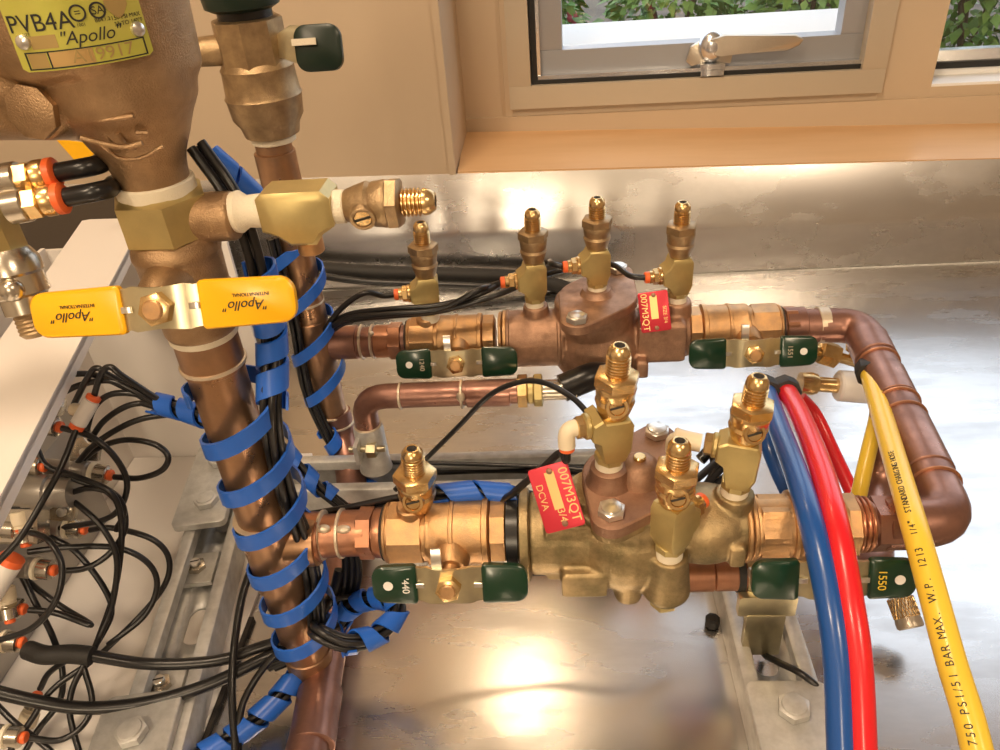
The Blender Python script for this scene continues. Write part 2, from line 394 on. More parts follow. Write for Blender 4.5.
# ---------------------------------------------------------------- outside
lg = W(700, 30); G_ = G()
q = G(); q.M = WF; q.box(-300, O1[1] + 30, -60, uz(W(700, 41, -70))[1] - 4, -260, -64, 2); q.build('ledge', 'concrete', label='white concrete ledge running along outside the windows', cat='ledge')
q = G(); q.M = WF; q.box(-3000, 5000, -200, 60, -6000, -262, 0); struct(q, 'ground', 'soil')
rr = random.Random(3)
def shrub(u, w, z0, rad, hh, n, label, flowers=0):
    q = G(); c0 = WF @ V((u, z0, -w))
    o = thing('shrub', label, 'shrub', c0, 'shrubs planted outside the windows')
    for k in range(n):
        a = rr.uniform(0, 2 * PI); b = rr.uniform(0, 1); rad2 = rad * (rr.uniform(.55, 1)) * math.sin(PI * (.15 + .8 * b)) ** .5
        p = c0 + V((rad2 * math.cos(a), rad2 * math.sin(a), hh * b))
        q.M = Matrix.Translation(p) @ Matrix.Rotation(a, 4, 'Z') @ Matrix.Rotation(rr.uniform(-.3, 1.1), 4, 'Y') @ Matrix.Rotation(rr.uniform(-.8, .8), 4, 'X')
        L = rr.uniform(14, 30); wd = L * .32
        vs = [q.v(t) for t in ((0, 0, 0), (L * .4, wd, 1.5), (L, 0, -2), (L * .4, -wd, 1.5))]; q.face(vs)
    q.build('foliage', 'leaf', o)
    q = G()
    for k in range(7):
        a = rr.uniform(0, 2 * PI); e = c0 + V((rad * .6 * math.cos(a), rad * .6 * math.sin(a), hh * .9)); q.tube([c0, lerp(c0, e, .5) + V((0, 0, 10)), e], 3, 6, 4)
    q.build('stem', 'soil', o)
    for k in range(flowers):
        a = rr.uniform(0, 2 * PI); q = G().fr(c0 + V((rad * .85 * math.cos(a), rad * .85 * math.sin(a), hh * rr.uniform(.3, 1.02))), (rr.uniform(-1, 1), -1, .6))
        for j in range(5):
            t = 2 * PI * j / 5; q.ball((7 * math.cos(t), 7 * math.sin(t), 0), 6, 6, 2, 8, 5)
        q.build('blossom', 'flower', o)
shrub(40, 520, 60, 110, 190, 1400, 'low green shrub with red blossoms behind the left end of the ledge', 14)
shrub(300, 540, 60, 116, 200, 1400, 'low green shrub seen through the middle of the casement window', 3)
shrub(520, 480, 60, 98, 210, 1300, 'leafy green shrub at the casement window\'s right end')
shrub(760, 430, 60, 112, 330, 1900, 'tall leafy green shrub outside the right-hand window')
shrub(1010, 480, 60, 138, 300, 1600, 'green shrub at the far right outside the right-hand window')
shrub(640, 960, 60, 240, 420, 1800, 'larger green shrub further back in the garden')
# ---------------------------------------------------------------- lights
w = bpy.data.worlds.new('sky'); S.world = w; w.use_nodes = True
bg = w.node_tree.nodes['Background']; bg.inputs[0].default_value = (.82, .90, 1.0, 1); bg.inputs[1].default_value = 2.3
def area(name, loc, rot, sx, sy, pw, col, portal=False):
    l = bpy.data.lights.new(name, 'AREA'); l.shape = 'RECTANGLE'; l.size = sx * MM; l.size_y = sy * MM; l.energy = pw; l.color = col
    if portal: l.cycles.is_portal = True
    o = bpy.data.objects.new(name, l); COL.objects.link(o); o.matrix_world = Matrix.Translation(V(loc) * MM) @ rot
    return o
rin = WF.to_3x3().to_4x4() @ Matrix.Rotation(PI, 4, 'X')    # area lights shine along -z, so into the room
area('daylight_portal_casement', WF @ V(((O1[0] + O1[1]) / 2, (O1[2] + 900) / 2, -66)), rin, O1[1] - O1[0], 900 - O1[2], 1, (1, 1, 1), True)
area('daylight_portal_right', WF @ V(((O2[0] + O2[1]) / 2, (O2[2] + 900) / 2, -66)), rin, O2[1] - O2[0], 900 - O2[2], 1, (1, 1, 1), True)
def lamp(x, y, z, pw, r):
    t = thing('ceiling_lamp', 'round warm white ceiling lamp %s' % ('added over the workbench as fill light' if y > 0 else 'over the left of the room' if x < 0 else 'over the right of the room'), 'lamp', (x, y, z))
    G().fr((x, y, z)).lathe([(0, r), (3, r + 4), (20, r + 4), (24, r)]).build('housing', 'whitep', t)
    l = bpy.data.lights.new('lamp_light', 'AREA'); l.shape = 'DISK'; l.size = 2 * r * MM; l.energy = pw; l.color = (1.0, .76, .52)
    o = bpy.data.objects.new('lamp_light', l); COL.objects.link(o); o.location = V((x, y, z - 2)) * MM
lamp(-250, 60, 1470, 9, 150)  # added fill lamp, brightens the bench and white base sheet from overhead
pl = thing('pendant_lamp', 'small pendant lamp hanging low over the splash by the window corner', 'lamp', (-85, 780, 747))
G().fr((-85, 780, 747)).lathe([(0, 46), (3, 47), (30, 30), (48, 14), (52, 5)], 32).build('shade', 'whitep', pl)
G().fr((-85, 780, 747)).cyl(50, 752, 2.5, 10).build('cord', 'black', pl)
l = bpy.data.lights.new('pendant_light', 'AREA'); l.shape = 'DISK'; l.size = .085; l.energy = .55; l.color = (1.0, .74, .46)
o = bpy.data.objects.new('pendant_light', l); COL.objects.link(o); o.location = V((-85, 780, 745)) * MM
lamp(-700, -700, 1470, 15, 160)
lamp(900, -1000, 1470, 16, 160)
wlp = thing('wall_lamp', 'tall warm wall lamp on the wall facing the window', 'lamp', (-314, -2594, 900))
G().box(-424, -204, -2600, -2575, 820, 1490, 6).build('housing', 'whitep', wlp)
area('wall_lamp_light', (-314, -2570, 1180), Matrix.Rotation(PI / 2, 4, 'X') @ Matrix.Rotation(0, 4, 'Z'), 210, 620, 20, (1.0, .80, .55))
S.view_settings.view_transform = 'Standard'; S.view_settings.look = 'None'; S.view_settings.gamma = 1; S.view_settings.exposure = 0.0; S.view_settings.use_curve_mapping = False
# ================================================================ PLUMBING
YF, YB, ZA = 287.0, 480.0, 120.0
XR1, YR1 = -151.0, 280.0          # front riser
XR2, YR2 = -176.0, 475.0          # rear riser
UP = V((0, 0, 1)); XD = V((1, 0, 0))
def axisx(px, y, z=ZA, py=None): return Z(px, py or (530 if y < 350 else 338), z).x
def at(g, o, z, x=None): return g.fr(o, z, x)
# ---- test cock: bronze body, hexagon, threaded flare, slotted side screw
def cock_parts(t, o, d, h=31.0, screw=None, m='cockb', sc=1.0, fl='brassb'):
    """o base point, d axis; h overall height"""
    d = V(d).normalized(); k = h / 31.0
    g = at(G(), o, d); r = 8.9 * sc
    g.lathe([(0, 5.6 * sc), (1, 6.3 * sc), (4 * k, r * .86), (7 * k, r * .98), (8 * k, r * 1.02), (9.4 * k, r * .93), (10 * k, r * .98), (13 * k, r * 1.02), (14 * k, r * 1.05), (15 * k, r)], 28)
    g.build('body', m, t)
    g = at(G(), o, d); g.prism(6, 10.3 * sc, 14.5 * k, 19.5 * k, .25, 1.4); g.build('hex_nut', m, t)
    g = at(G(), o, d); pr = [(19 * k, 5.4 * sc)]
    z = 19.6 * k; r0 = 5.0 * sc
    while z < h - 6.4: pr += [(z, r0 - .5), (z + .5, r0 + .5), (z + .9, r0 + .5), (z + 1.4, r0 - .5)]; z += 1.5
    pr += [(z + .2, r0 - .5), (z + .7, 5.2 * sc), (z + 1.7, 5.2 * sc), (h - 2.2, 4.9 * sc), (h - .3, 3.6 * sc), (h, 3.2 * sc), (h, 2.4 * sc), (h - 5, 2.4 * sc)]
    g.lathe(pr, 24); g.build('flare', fl, t)
    g = at(G(), o, d); g.lathe([(h - 4.8, 0.2), (h - 4.8, 2.35 * sc), (h - .2, 2.35 * sc), (h - .15, 1.9), (h - 2, .2)], 16); g.build('bore', 'groove', t)
    if screw is not None:
        s = V(screw).normalized(); b = V(o) + d * 7 * k
        g = at(G(), b, s); g.lathe([(2, 5.2 * sc), (9.2 * sc, 5.2 * sc), (9.8 * sc, 4.8 * sc), (9.8 * sc, 3.6 * sc), (8.4 * sc, 3.6 * sc)], 24); g.build('side_boss', m, t)
        g = at(G(), b, s); g.cyl(7.5 * sc, 9.3 * sc, 3.5 * sc, 20, .3); sc1 = g.build('slotted_screw', 'brassb', t)
        g = at(G(), b, s, (1, 0, .25)); g.box(-3.2 * sc, 3.2 * sc, -.5, .5, 9.0 * sc, 9.45 * sc, 0); g.build('slot', 'groove', sc1)
def tee_parts(t, o, d, side, h=30.0, w=7.8, side2=None, conn='collar'):
    """brass street tee: thread at the foot, faceted block, side port with its push connector"""
    d = V(d).normalized(); s = V(side); s = (s - d * s.dot(d)).normalized()
    po = 0 if conn == 'collar' else 6
    g = at(G(), V(o) - d * 1, d, s); g.cyl(-1, 6, 6.6, 20, .6); g.build('thread_tape', 'tape', t)
    g = at(G(), o, d, s); g.prism(8, 7.2, 4.5, 8.5, PI / 8, .5); g.build('foot_nut', 'brass', t)
    # block profile in the (side, axis) plane, extruded across
    g = G(); yv = d.cross(s); m = Matrix((s, d, s.cross(d))).transposed().to_4x4(); m.translation = V(o); g.M = m
    g.poly([(-4, 8), (5, 8), (w, 13), (w, h - 3), (w + 3.5, h - 4), (w + 3.5, h + 2) , (w - 1, h + 3), (2, h + 6) , (-w + 1, h + 6), (-w, h + 3), (-w, 15)][:0] or
           [(-5.2, 7.5), (5, 7.5), (w, 13.5 + po), (w + 4, 16 + po), (w + 4, 25.5 + po * .9), (w, 28.5 + po * .8), (6, h + 4), (-6, h + 4), (-w, h + 1), (-w, 14)], -7.4, 7.4, 1.3)
    g.build('block', 'brass', t)
    p = V(o) + d * (20.5 + po) + s * (w + 3.5)
    g = at(G(), p, s); g.cyl(0, 3, 6.2, 20, .8); g.build('port_ring', 'brassb' if conn == 'collar' else 'brass', t)
    g = at(G(), p, s); g.prism(6, 5.6, 2.5, 6.5, .3, .7); g.build('hex_connector', 'brassb', t)
    return p, s
def connector(t, p, s, l0=6.5):
    g = at(G(), p, s); g.cyl(l0 - .5, l0 + 2.5, 4.3, 20, .4); g.build('connector_neck', 'brassb', t)
    g = at(G(), p, s); g.cyl(l0 + 2, l0 + 5.5, 4.0, 20, .6); g.build('release_collar', 'orange', t)
    return V(p) + V(s) * (l0 + 5)
def elbow_conn(t, p, s, dn, r=4.0):
    s = V(s); q = V(p) + s * 9
    g = G(); g.tube([V(p) + s * 5, V(p) + s * 8, q + s * 1.2 + V(dn) * 1.2, q + s * 2 + V(dn) * 4.5, q + s * 2 + V(dn) * 9], r, 18); g.build('push_elbow', 'ivory', t)
    e = q + s * 2 + V(dn) * 9
    g = at(G(), e, dn); g.cyl(-.3, 2.2, 3.6, 18, .5); g.build('release_collar', 'orange', t)
    return e + V(dn) * 2.5
PORT = {}
def cock_on_tee(key, label, base, tip, side, grp, scr=None, conn='collar', m='cockb', th=30.0, dn=None, lean=None):
    base, tip = V(base), V(tip); d = (tip - base).normalized(); L = (tip - base).length
    t = thing('test_cock', label, 'test cock', base, grp)
    p, s = tee_parts(t, base, d, side, th, conn=conn)
    if conn == 'collar': PORT[key] = connector(t, p, s)
    elif conn == 'elbow': PORT[key] = elbow_conn(t, p, s, dn)
    cock_parts(t, base + d * (th + 2), d, L - th - 2, scr, m)
    return t
# ---- ball valve
def grip_text(name, s, size, o, u, v, m, par, ext=.12, shear=0):
    u = V(u).normalized(); v = V(v); v = (v - u * v.dot(u)).normalized(); n = u.cross(v)
    mt = Matrix((u, v, n)).transposed().to_4x4(); mt.translation = V(o)
    return text(name, s, size, mt, m, par, ext, shear)
def wing_handle(t, c, u, n, wd=76.0, ht=20.0, gw=24.0, m='green', side_dip=3.0, plate='zinc', hole=-1, cz=1.0, tab=1):
    """bow-tie handle: c nut centre, u along the width, n outwards"""
    u = V(u).normalized(); n = V(n); n = (n - u * n.dot(u)).normalized(); v = n.cross(u)
    def fr(o=c): q = G(); mt = Matrix((u, v, n)).transposed().to_4x4(); mt.translation = V(o); q.M = mt; return q
    hw = wd / 2; pl = hw - gw
    # plate, bowed
    g = fr(); prof = []
    N = 16
    rows = []
    for i in range(N + 1):
        x = -pl - 6 + (2 * pl + 12) * i / N; a = abs(x) / pl
        hh = ht * (.47 - .03 * math.cos(min(1, a) * PI) - (.05 if a > .82 else 0)) ; z = -side_dip * max(0, min(1, (a - .45) / .5)) ** 1 * 1.0
        rows.append([g.v((x, -hh, z)), g.v((x, hh, z)), g.v((x, hh, z - 1.8)), g.v((x, -hh, z - 1.8))])
    for a, b in zip(rows, rows[1:]):
        for k in range(4): g.face((a[k], b[k], b[(k + 1) % 4], a[(k + 1) % 4]))
    g.face(rows[0]); g.face(rows[-1]); hp = g.build('handle_plate', plate, t)
    for sx in (-1, 1):
        ol = []; xi, xo, hy_ = pl, hw, ht * .49
        for cx2, cy2, rr2, a0 in ((xo - 6, hy_ - 6, 6, 0), (xi + 2, hy_ - 2 + .6, 2, 90), (xi + 2, -hy_ + 2 - .6, 2, 180), (xo - 6, -hy_ + 6, 6, 270)):
            for k in range(7): a = math.radians(a0 + 15 * k); ol.append((sx * (cx2 + rr2 * math.cos(a)), cy2 + rr2 * math.sin(a)))
        g = fr(); g.poly(ol if sx > 0 else ol[::-1], -side_dip - 2.6, -side_dip + 1.6, 1.3)
        gp = g.build('grip', m, t)
        # tongue slot of the plate at the grip's root
        g = fr(); g.box(sx * (pl + .2) - 4 * (sx > 0), sx * (pl + .2) + 4 * (sx < 0), -1.2, 1.2, -side_dip * .7, -side_dip * .7 + 1.2, .3); g.build('stamped_rib', 'zincp', hp)
        if sx == hole:
            g = fr(); g.lathe([(-side_dip + 1.4, 2.4), (-side_dip + 1.85, 2.4)], 20)
            for vv in g.bm.verts: pass
            bmesh.ops.translate(g.bm, verts=g.bm.verts, vec=g.M.to_3x3() @ V((sx * (hw - gw / 2 + 3), 0, 0)))
            g.build('hang_hole', 'whitep', gp)
    g = fr(); g.prism(6, 6.4, -.5, 4.2, .2, .8); nt_ = g.build('stem_nut', 'brassb' if plate == 'zinc' else 'zincp', t)
    g = fr(); g.cyl(3, 5.6, 3.8, 18, .5); g.build('stem_end', 'bronze', nt_)
    if tab:
        g = fr(); g.box(-8, -3, ht * .42, ht * .42 + 11, -3, -1.4, .4); g.build('stop_tab', 'zincp', t)
    return u, v, n
def ball_valve(label, x0, x1, y, z, stem, wd, m='bronze', grip='green', hole=-1, boss=None, grp=None, flip=False, r=17.0, L=33.0, hexr=16.6, sdx=0.0, gtext=None):
    t = thing('ball_valve', label, 'valve', (x0, y, z), grp)
    n = x1 - x0; k = n / 62.0
    def P(f): return f * k if not flip else n - f * k
    g = at(G(), (x0, y, z), XD, UP)
    pr = [(0, 14.5), (.8, 15.6), (2, 15.8), (2.3, 15.2), (22, 15.2), (22.5, 16.8), (24.5, 17.2), (25, 17), (34, 17), (34.4, 17.6), (36, 17.6), (36.4, 16.8), (50, 16.8), (50.5, 17.8), (53, 17.8), (53.5, 15.5), (54, 14.6)]
    pr = [(P(a), b * r / 17) for a, b in pr]
    if flip: pr = pr[::-1]
    g.lathe(pr, 40); g.build('body', m, t)
    g = at(G(), (x0, y, z), XD, UP); a, b = sorted((P(2.5), P(20.5))); g.prism(8, hexr, a, b, PI / 8, 1.2); g.build('hex_end', m, t)
    g = at(G(), (x0, y, z), XD, UP); a, b = sorted((P(53.8), P(62))); g.prism(8, hexr - .3, a, b, PI / 8, 1.0); g.build('union_nut', m, t)
    g = at(G(), (x0, y, z), XD, UP); a, b = sorted((P(-1.2), P(.6))); g.lathe([(a, 13.6), (a + .3, 14.4), (b - .3, 14.4), (b, 13.6)], 32); g.build('gasket', 'groove', t)
    s = V(stem).normalized(); xc = x0 + P(35) + sdx
    g = at(G(), (xc, y, z), s, XD); g.lathe([(8, 10.5), (15, 9.4), (21, 8.6), (23, 7.5), (23.2, 5), (L - 3, 4.2)], 28); g.build('stem_boss', m, t)
    u, v, nn = wing_handle(t, V((xc, y, z)) + s * L, XD, (0, -1, .32), wd, 20 if y < 350 else 20.5, wd * .29, grip, 3.0, hole=hole)
    if boss is not None:
        g = G().fr((x0 + P(boss), y, z), UP); g.lathe([(10, 8.2), (r + 1.2, 7.4), (r + 2, 6.6)], 24); g.build('tapping_boss', m, t)
    return t, V((xc, y, z)) + s * L, u, v, nn
def pipe(label, pts, r, m='copper', name='copper_pipe', grp=None, rings=(), smooth=8, seg=28, sleeves=(), build=None):
    """pipe with solder rings and coupling sleeves; rings = list of (point, direction, radius)"""
    t = thing(name, label, 'pipe', pts[0], grp)
    G().tube(pts, r, seg, smooth).build('tube', m, t)
    for p, d, l, rr_ in sleeves: at(G(), V(p) - V(d).normalized() * l / 2, d).lathe([(0, rr_ - .8), (.6, rr_), (l - .6, rr_), (l, rr_ - .8)], 28).build('coupling', m, t)
    for p, d, rr_ in rings: at(G(), p, d).lathe([(-1, rr_ - .3), (-.6, rr_ + .45), (.6, rr_ + .45), (1, rr_ - .3)], 28).build('solder_ring', 'solder', t)
    return t
def elbow_pts(a, c, b, r, n=6):
    """points a..c..b with a rounded corner"""
    a, c, b = V(a), V(c), V(b); u = (a - c).normalized(); v = (b - c).normalized()
    p, q = c + u * r, c + v * r; out = [a]
    for i in range(n + 1):
        t = i / n; out.append((1 - t) ** 2 * p + 2 * t * (1 - t) * c + t * t * q)
    return out + [b]

# ---------- front assembly, left ball valve
CTF = V((0, -1, 0)); SF = V((0, -math.cos(.12), math.sin(-.12)))
STF = V((0, -1, -.14)).normalized()
bvFL = ball_valve('bronze ball valve with green wing handle at the left end of the front assembly', -92.5, -30.0, YF, ZA, STF, 76, hole=-1, boss=15, sdx=0)
grip_text('grip_number', "'440", 5.0, bvFL[1] + V((-21.5, 0, 0)) * 1 - bvFL[4] * 1.3, -bvFL[3], bvFL[2], 'whitep', bvFL[0])
t = thing('test_cock', 'brass test cock screwed straight into the front left ball valve', 'test cock', (-74, YF, ZA + 16))
cock_parts(t, (-73.5, YF, ZA + 17), (.04, 0, 1), 38, (-.05, -1, .35), 'brassb', 1.05)
# ---------- front right ball valve
bvFR = ball_valve('bronze ball valve behind the blue and red hoses at the front right', 92.0, 141.0, YF, ZA, STF, 75, hole=1, r=17.5, sdx=4.0, gtext=1)
grip_text('grip_number', '1550', 5.4, bvFR[1] + V((21.5, 0, 0)) - bvFR[4] * 1.3, -bvFR[3], bvFR[2], 'hyel', bvFR[0])
# ---------- rear ball valves
SB = V((0, -1, -.02)).normalized()
bvBL = ball_valve('bronze ball valve with dark green wing handle at the left end of the rear assembly', -109.0, -46.0, YB, ZA, SB, 84, hole=-1, boss=15, sdx=2)
bvBR = ball_valve('bronze ball valve with dark green wing handle at the right end of the rear assembly', 90.0, 153.0, YB, ZA, SB, 84, hole=1, flip=True, sdx=11)
grip_text('grip_number', '1240', 4.6, bvBL[1] + V((-24, 0, 0)) - bvBL[4] * 1.3, -bvBL[3], bvBL[2], 'frame', bvBL[0])
grip_text('grip_number', '1551', 4.6, bvBR[1] + V((24, 0, 0)) - bvBR[4] * 1.3, -bvBR[3], bvBR[2], 'frame', bvBR[0])
# ---------- check valve bodies
def hull_outline(c1, c2, rb, c0, r0, n=40):
    """outline of a plate: two bolt ears joined to a round middle"""
    pts = []
    for cc, r in ((c1, rb), (c2, rb), (c0, r0)):
        for k in range(n): a = 2 * PI * k / n; pts.append((cc[0] + r * math.cos(a), cc[1] + r * math.sin(a)))
    pts = sorted(set((round(a, 3), round(b, 3)) for a, b in pts))
    def cr(o, a, b): return (a[0] - o[0]) * (b[1] - o[1]) - (a[1] - o[1]) * (b[0] - o[0])
    lo = []
    for p in pts:
        while len(lo) >= 2 and cr(lo[-2], lo[-1], p) <= 0: lo.pop()
        lo.append(p)
    hi = []
    for p in pts[::-1]:
        while len(hi) >= 2 and cr(hi[-2], hi[-1], p) <= 0: hi.pop()
        hi.append(p)
    return lo[:-1] + hi[:-1]
def bolt(t, o, d=UP, r=7.0, m='zincp', name='bolt', dome=True):
    g = at(G(), o, d); g.prism(6, r, 0, r * .6, .3, .8); b = g.build(name, m, t)
    g = at(G(), o, d); g.lathe([(r * .55, r * .78), (r * .7, r * .7), (r * .78, r * .3), (r * .79, .05)], 20); g.build('bolt_crown', m, b)
# front
t = thing('check_valve', 'greenish bronze double check valve body of the front assembly', 'check valve', (-23, YF, ZA)); cvF = t
g = G()
at(g, (0, YF, 118), XD); g.cyl(-18, 12, 21); 
g.M = Matrix(); g.ball((32, 288, 116), 33, 30, 29)
g.ball((68, 288, 122), 26, 22, 19)
at(g, (0, YF, 121), XD); g.cyl(50, 88, 16.5)
g.M = Matrix()
g.box(-10, 12, 270, 292, 100, 139, 3); g.box(-3, 19, 260, 275, 99, 115, 2)
g.box(78, 85, 266, 280, 112, 126, 2)
g.fr((34, 290, 0)).cyl(120, 146, 27)
g.fr((82, YF, 0)).lathe([(120, 12), (132, 9.8), (143, 9.2)], 24)
g.fr((48, 265, 0)).lathe([(94, 8), (100, 12), (116, 10.5), (125, 9.5)], 24)
g.fr((30, 268, 0)).cyl(92, 110, 7); g.fr((14, 290, 0)).cyl(120, 145, 14)
g.build('body', 'castg', t, voxel=1.0)
at(G(), (-23.4, YF, 117), XD).lathe([(0, 21), (.8, 23.6), (4.6, 23.6), (5.4, 21.5)], 44).build('end_flange', 'castg', t)
for a, b, r in ((87, 89.5, 18), (90, 92.5, 17.2)): at(G(), (0, YF, ZA), XD).cyl(a, b, r, 36, .6).build('thread_ring', 'bronze', t)
c1, c2 = (21, 264), (48.5, 322)
g = G(); g.poly(hull_outline(c1, c2, 9.5, (34, 291), 25.5), 145, 152, 1.2); cv = g.build('cover', 'castd', t)
g = G(); g.poly(hull_outline(c1, c2, 9.0, (34, 291), 24.5), 141.5, 145.2, .5); g.build('cover_gasket', 'castg', t)
bolt(cv, (21, 264.5, 152), r=6.6); bolt(cv, (48.5, 322, 152), r=6.6)
G().fr((21.5, 287, 0)).lathe([(150, 12.5), (155, 10), (161, 9), (162, 7)], 28).build('cover_boss', 'castd', cv)
G().fr((36, 289, 0)).lathe([(150, 12), (156, 10.5), (161, 8.5), (163, 6), (163.3, 3.2)], 28).build('cover_plug', 'cast', cv)
G().fr((36, 289, 0)).cyl(163, 165.4, 3, 16).build('plug_screw', 'brassb', cv)
G().fr((47, 263, 98)).prism(6, 7.0, -6, 4, .2).build('drain_nut', 'brass', t)
def tag(t, a, b, c, d, lines, rivets, words):
    """pressed tag: a,b bottom corners, c,d top corners"""
    a, b, c, d = map(V, (a, b, c, d)); u = (b - a).normalized(); v = ((c + d) / 2 - (a + b) / 2); h = v.length; v = (v - u * v.dot(u)).normalized(); n = u.cross(v)
    w_ = ((b - a).length + (d - c).length) / 2; o = (a + b + c + d) / 4
    mt = Matrix((u, v, n)).transposed().to_4x4(); mt.translation = o
    g = G(); g.M = mt; g.poly(rrect(w_, h, 1.5, 3), -.8, .4, .2); tg = g.build('red_tag', 'red', t)
    g = G(); g.M = mt; g.box(-w_ * .12, w_ * .12, -h * .18, h * .40, .35, .5, 0); tp = g.build('gold_panel', 'gold', tg)
    for s_ in (-1, 1):
        q = G(); q.M = mt.copy(); q.M.translation = mt @ V((w_ * .02, s_ * h * .41, 0)); q.lathe([(.3, 1.6), (1.0, 1.4), (1.3, .6), (1.31, .1)], 14); q.build('rivet', 'castd', tg)
    for s, size, (x, y) in words:
        m2 = mt @ Matrix.Translation((x * w_, y * h, .42)) @ Matrix.Rotation(lines, 4, 'Z'); text('tag_lettering', s, size, m2, 'gold', tg, .06)
    return tg
tag(t, Y(541, 535, 264.5), Y(580, 525, 264.5), Y(532, 468, 281), Y(573, 461, 281), -PI / 2, 2, [('007M3QT', 6.2, (.33, 0)), ('3/4', 5.2, (0.02, -.28)), ('DCVA', 4.6, (-.33, .05))])
# rear
t = thing('check_valve', 'brown bronze double check valve body of the rear assembly', 'check valve', (-42, YB, ZA)); cvB = t
g = G()
at(g, (0, YB, 118), XD); g.cyl(-38, 3, 20.5); g.cyl(60, 90, 17)
g.M = Matrix(); g.ball((27, 481, 111), 33, 31, 33); g.ball((62, 481, 117), 24, 20, 19)
g.box(54, 86, 461, 490, 104, 136, 4); g.box(52, 60, 452, 470, 98, 112, 2)
g.fr((25, 482, 0)).cyl(120, 147, 28)
g.fr((-16, YB, 0)).lathe([(125, 11), (135, 9.3), (145, 8.8)], 24)
g.fr((81.5, YB, 0)).lathe([(125, 12), (135, 10.4), (144, 9.6)], 24)
g.build('body', 'cast', t, voxel=1.0)
for a, b, r in ((-43, -40.5, 18), (-40, -37, 19)): at(G(), (0, YB, ZA), XD).cyl(a, b, r, 36, .6).build('thread_ring', 'bronze', t)
at(G(), (0, YB, 118), XD).cyl(-37.5, -35, 21.2, 40, .6).build('end_bead', 'cast', t)
at(G(), (0, YB, 118), XD).cyl(-2, 1, 21.2, 40, .8).build('barrel_bead', 'cast', t)
c1, c2 = (12, 446), (43, 513)
g = G(); g.poly(hull_outline(c1, c2, 11, (27, 478), 27), 145, 152, 1.2); cv = g.build('cover', 'cast', t)
bolt(cv, (11.5, 443, 152), r=7.2); bolt(cv, (43.4, 513, 152), r=7.2)
G().fr((26.6, YB, 0)).lathe([(150, 13.5), (153, 11), (156, 9.6)], 28).build('cover_boss', 'cast', cv)
tag(t, Y(643, 333, 457), Y(675, 329, 457), Y(636, 293, 468), Y(664, 291, 468), -PI / 2 + .0, 2, [('007M3QT', 6.0, (-.32, 0)), ('SIZE 3/4', 3.4, (.34, -.1))])
# ---------- test cocks with their tees
BG = 'rear row of test cocks'
cock_on_tee('B0', 'rear test cock furthest left, rising from the left ball valve', (-91, YB, 138), (-89, YB, 210), (-1, -.15, 0), BG, th=29)
cock_on_tee('B1', 'rear test cock on the barrel just left of the round cover', (-16.5, YB, 144), (-15, YB, 215), (-1, -.15, 0), BG, th=30)
cock_on_tee('B2', 'rear test cock standing on the bolted cover, the tallest at the back', (26.6, YB, 154), (26.8, YB, 221), (-1, -.15, 0), BG, th=28)
cock_on_tee('B3', 'rear test cock furthest right, beside the small red tag', (81.3, YB, 143.5), (81.3, YB, 215), (-1, -.15, 0), BG, th=30)
cock_on_tee('F1', 'front test cock on the cover, the tallest in front, with ivory elbow', (21.2, YF, 161), (25.6, YF, 228.7), (-1, -.3, 0), None, (.05, -1, .35), 'elbow', 'brassb', 27, dn=V((0, -.15, -1)).normalized())
cock_on_tee('F3', 'front test cock nearest the blue hose, with ivory connector on its left', (81.5, YF, 142), (86.5, YF + 2, 209), (-1, .25, .1), None, (.1, -1, .35), 'plain', 'brassb', 29)
t = cock_on_tee('F2', 'front test cock on the near side port, tee turned away towards the right', (48.2, 264, 125), (50, 266, 192.5), (.8, .75, 0), None, (0, -1, .35), 'collar', 'brassb', 29)
# ivory stub on F3
p3 = V((81.5, YF, 142)) + V((.5, 0, 26.5)) + V((-1, .25, .1)).normalized() * 18
q3 = thing('push_connector', 'ivory push connector on the left port of the test cock nearest the blue hose', 'connector', p3)
s3 = V((-1, .25, .1)).normalized()
at(G(), p3, s3).lathe([(0, 4.4), (9, 4.6), (12, 5.2), (13, 4.2)], 20).build('elbow_body', 'ivory', q3)
G().tube([p3 + s3 * 10, p3 + s3 * 12 + V((0, 4, -5)), p3 + s3 * 12 + V((0, 6, -12))], 3.6, 16).build('elbow_leg', 'ivory', q3)
# ---------- front left branch, riser, tee
t = pipe('copper branch from the front riser to the front left ball valve', [(XR1 + 5, YF - 3, ZA), (-95, YF, ZA)], 11.2, 'copper', smooth=0,
     rings=[((-125.7, YF - 1, ZA), XD, 12.6), ((-116, YF, ZA), XD, 12.6)], sleeves=[((-136, YF - 2, ZA), XD, 22, 12.8)])
G().fr((-116, YF, ZA), XD).cyl(0, 14, 12.0, 28).build('adapter_sleeve', 'copper', t)
G().fr((-107, YF, ZA), XD).prism(6, 13.6, 0, 9, .3, 1.5).build('adapter_hex', 'copper', t)
G().fr((-98, YF, ZA), XD).lathe([(0, 12.6), (1, 13), (4, 13)], 28).build('adapter_collar', 'copper', t)
g = G(); g.ball((-122, YF - 7, ZA + 10.2), 3.5, 2.4, 2.2); g.ball((-112, YF - 7, ZA + 9.7), 4, 2.4, 2); g.build('solder_blob', 'solder', t)
RY = YR1
t = pipe('thick front copper riser wound with blue wrap', [(XR1, RY, 252), (XR1, RY, 4)], 12.6, 'copperb', 'copper_riser', smooth=0,
     rings=[((XR1, RY, 232), UP, 14.0), ((XR1, RY, 140), UP, 14.6), ((XR1 + .5, RY, 9), UP, 13.4)],
     sleeves=[((XR1, RY, 240), UP, 22, 13.6), ((XR1, RY, 116), UP, 46, 14.0), ((XR1, RY, 22), UP, 26, 13.4)])
g = G(); at(g, (XR1 + 6, RY + 2, ZA), XD).lathe([(0, 13.2), (12, 13.2), (18, 12.8)], 28); g.build('tee_branch', 'copperb', t)
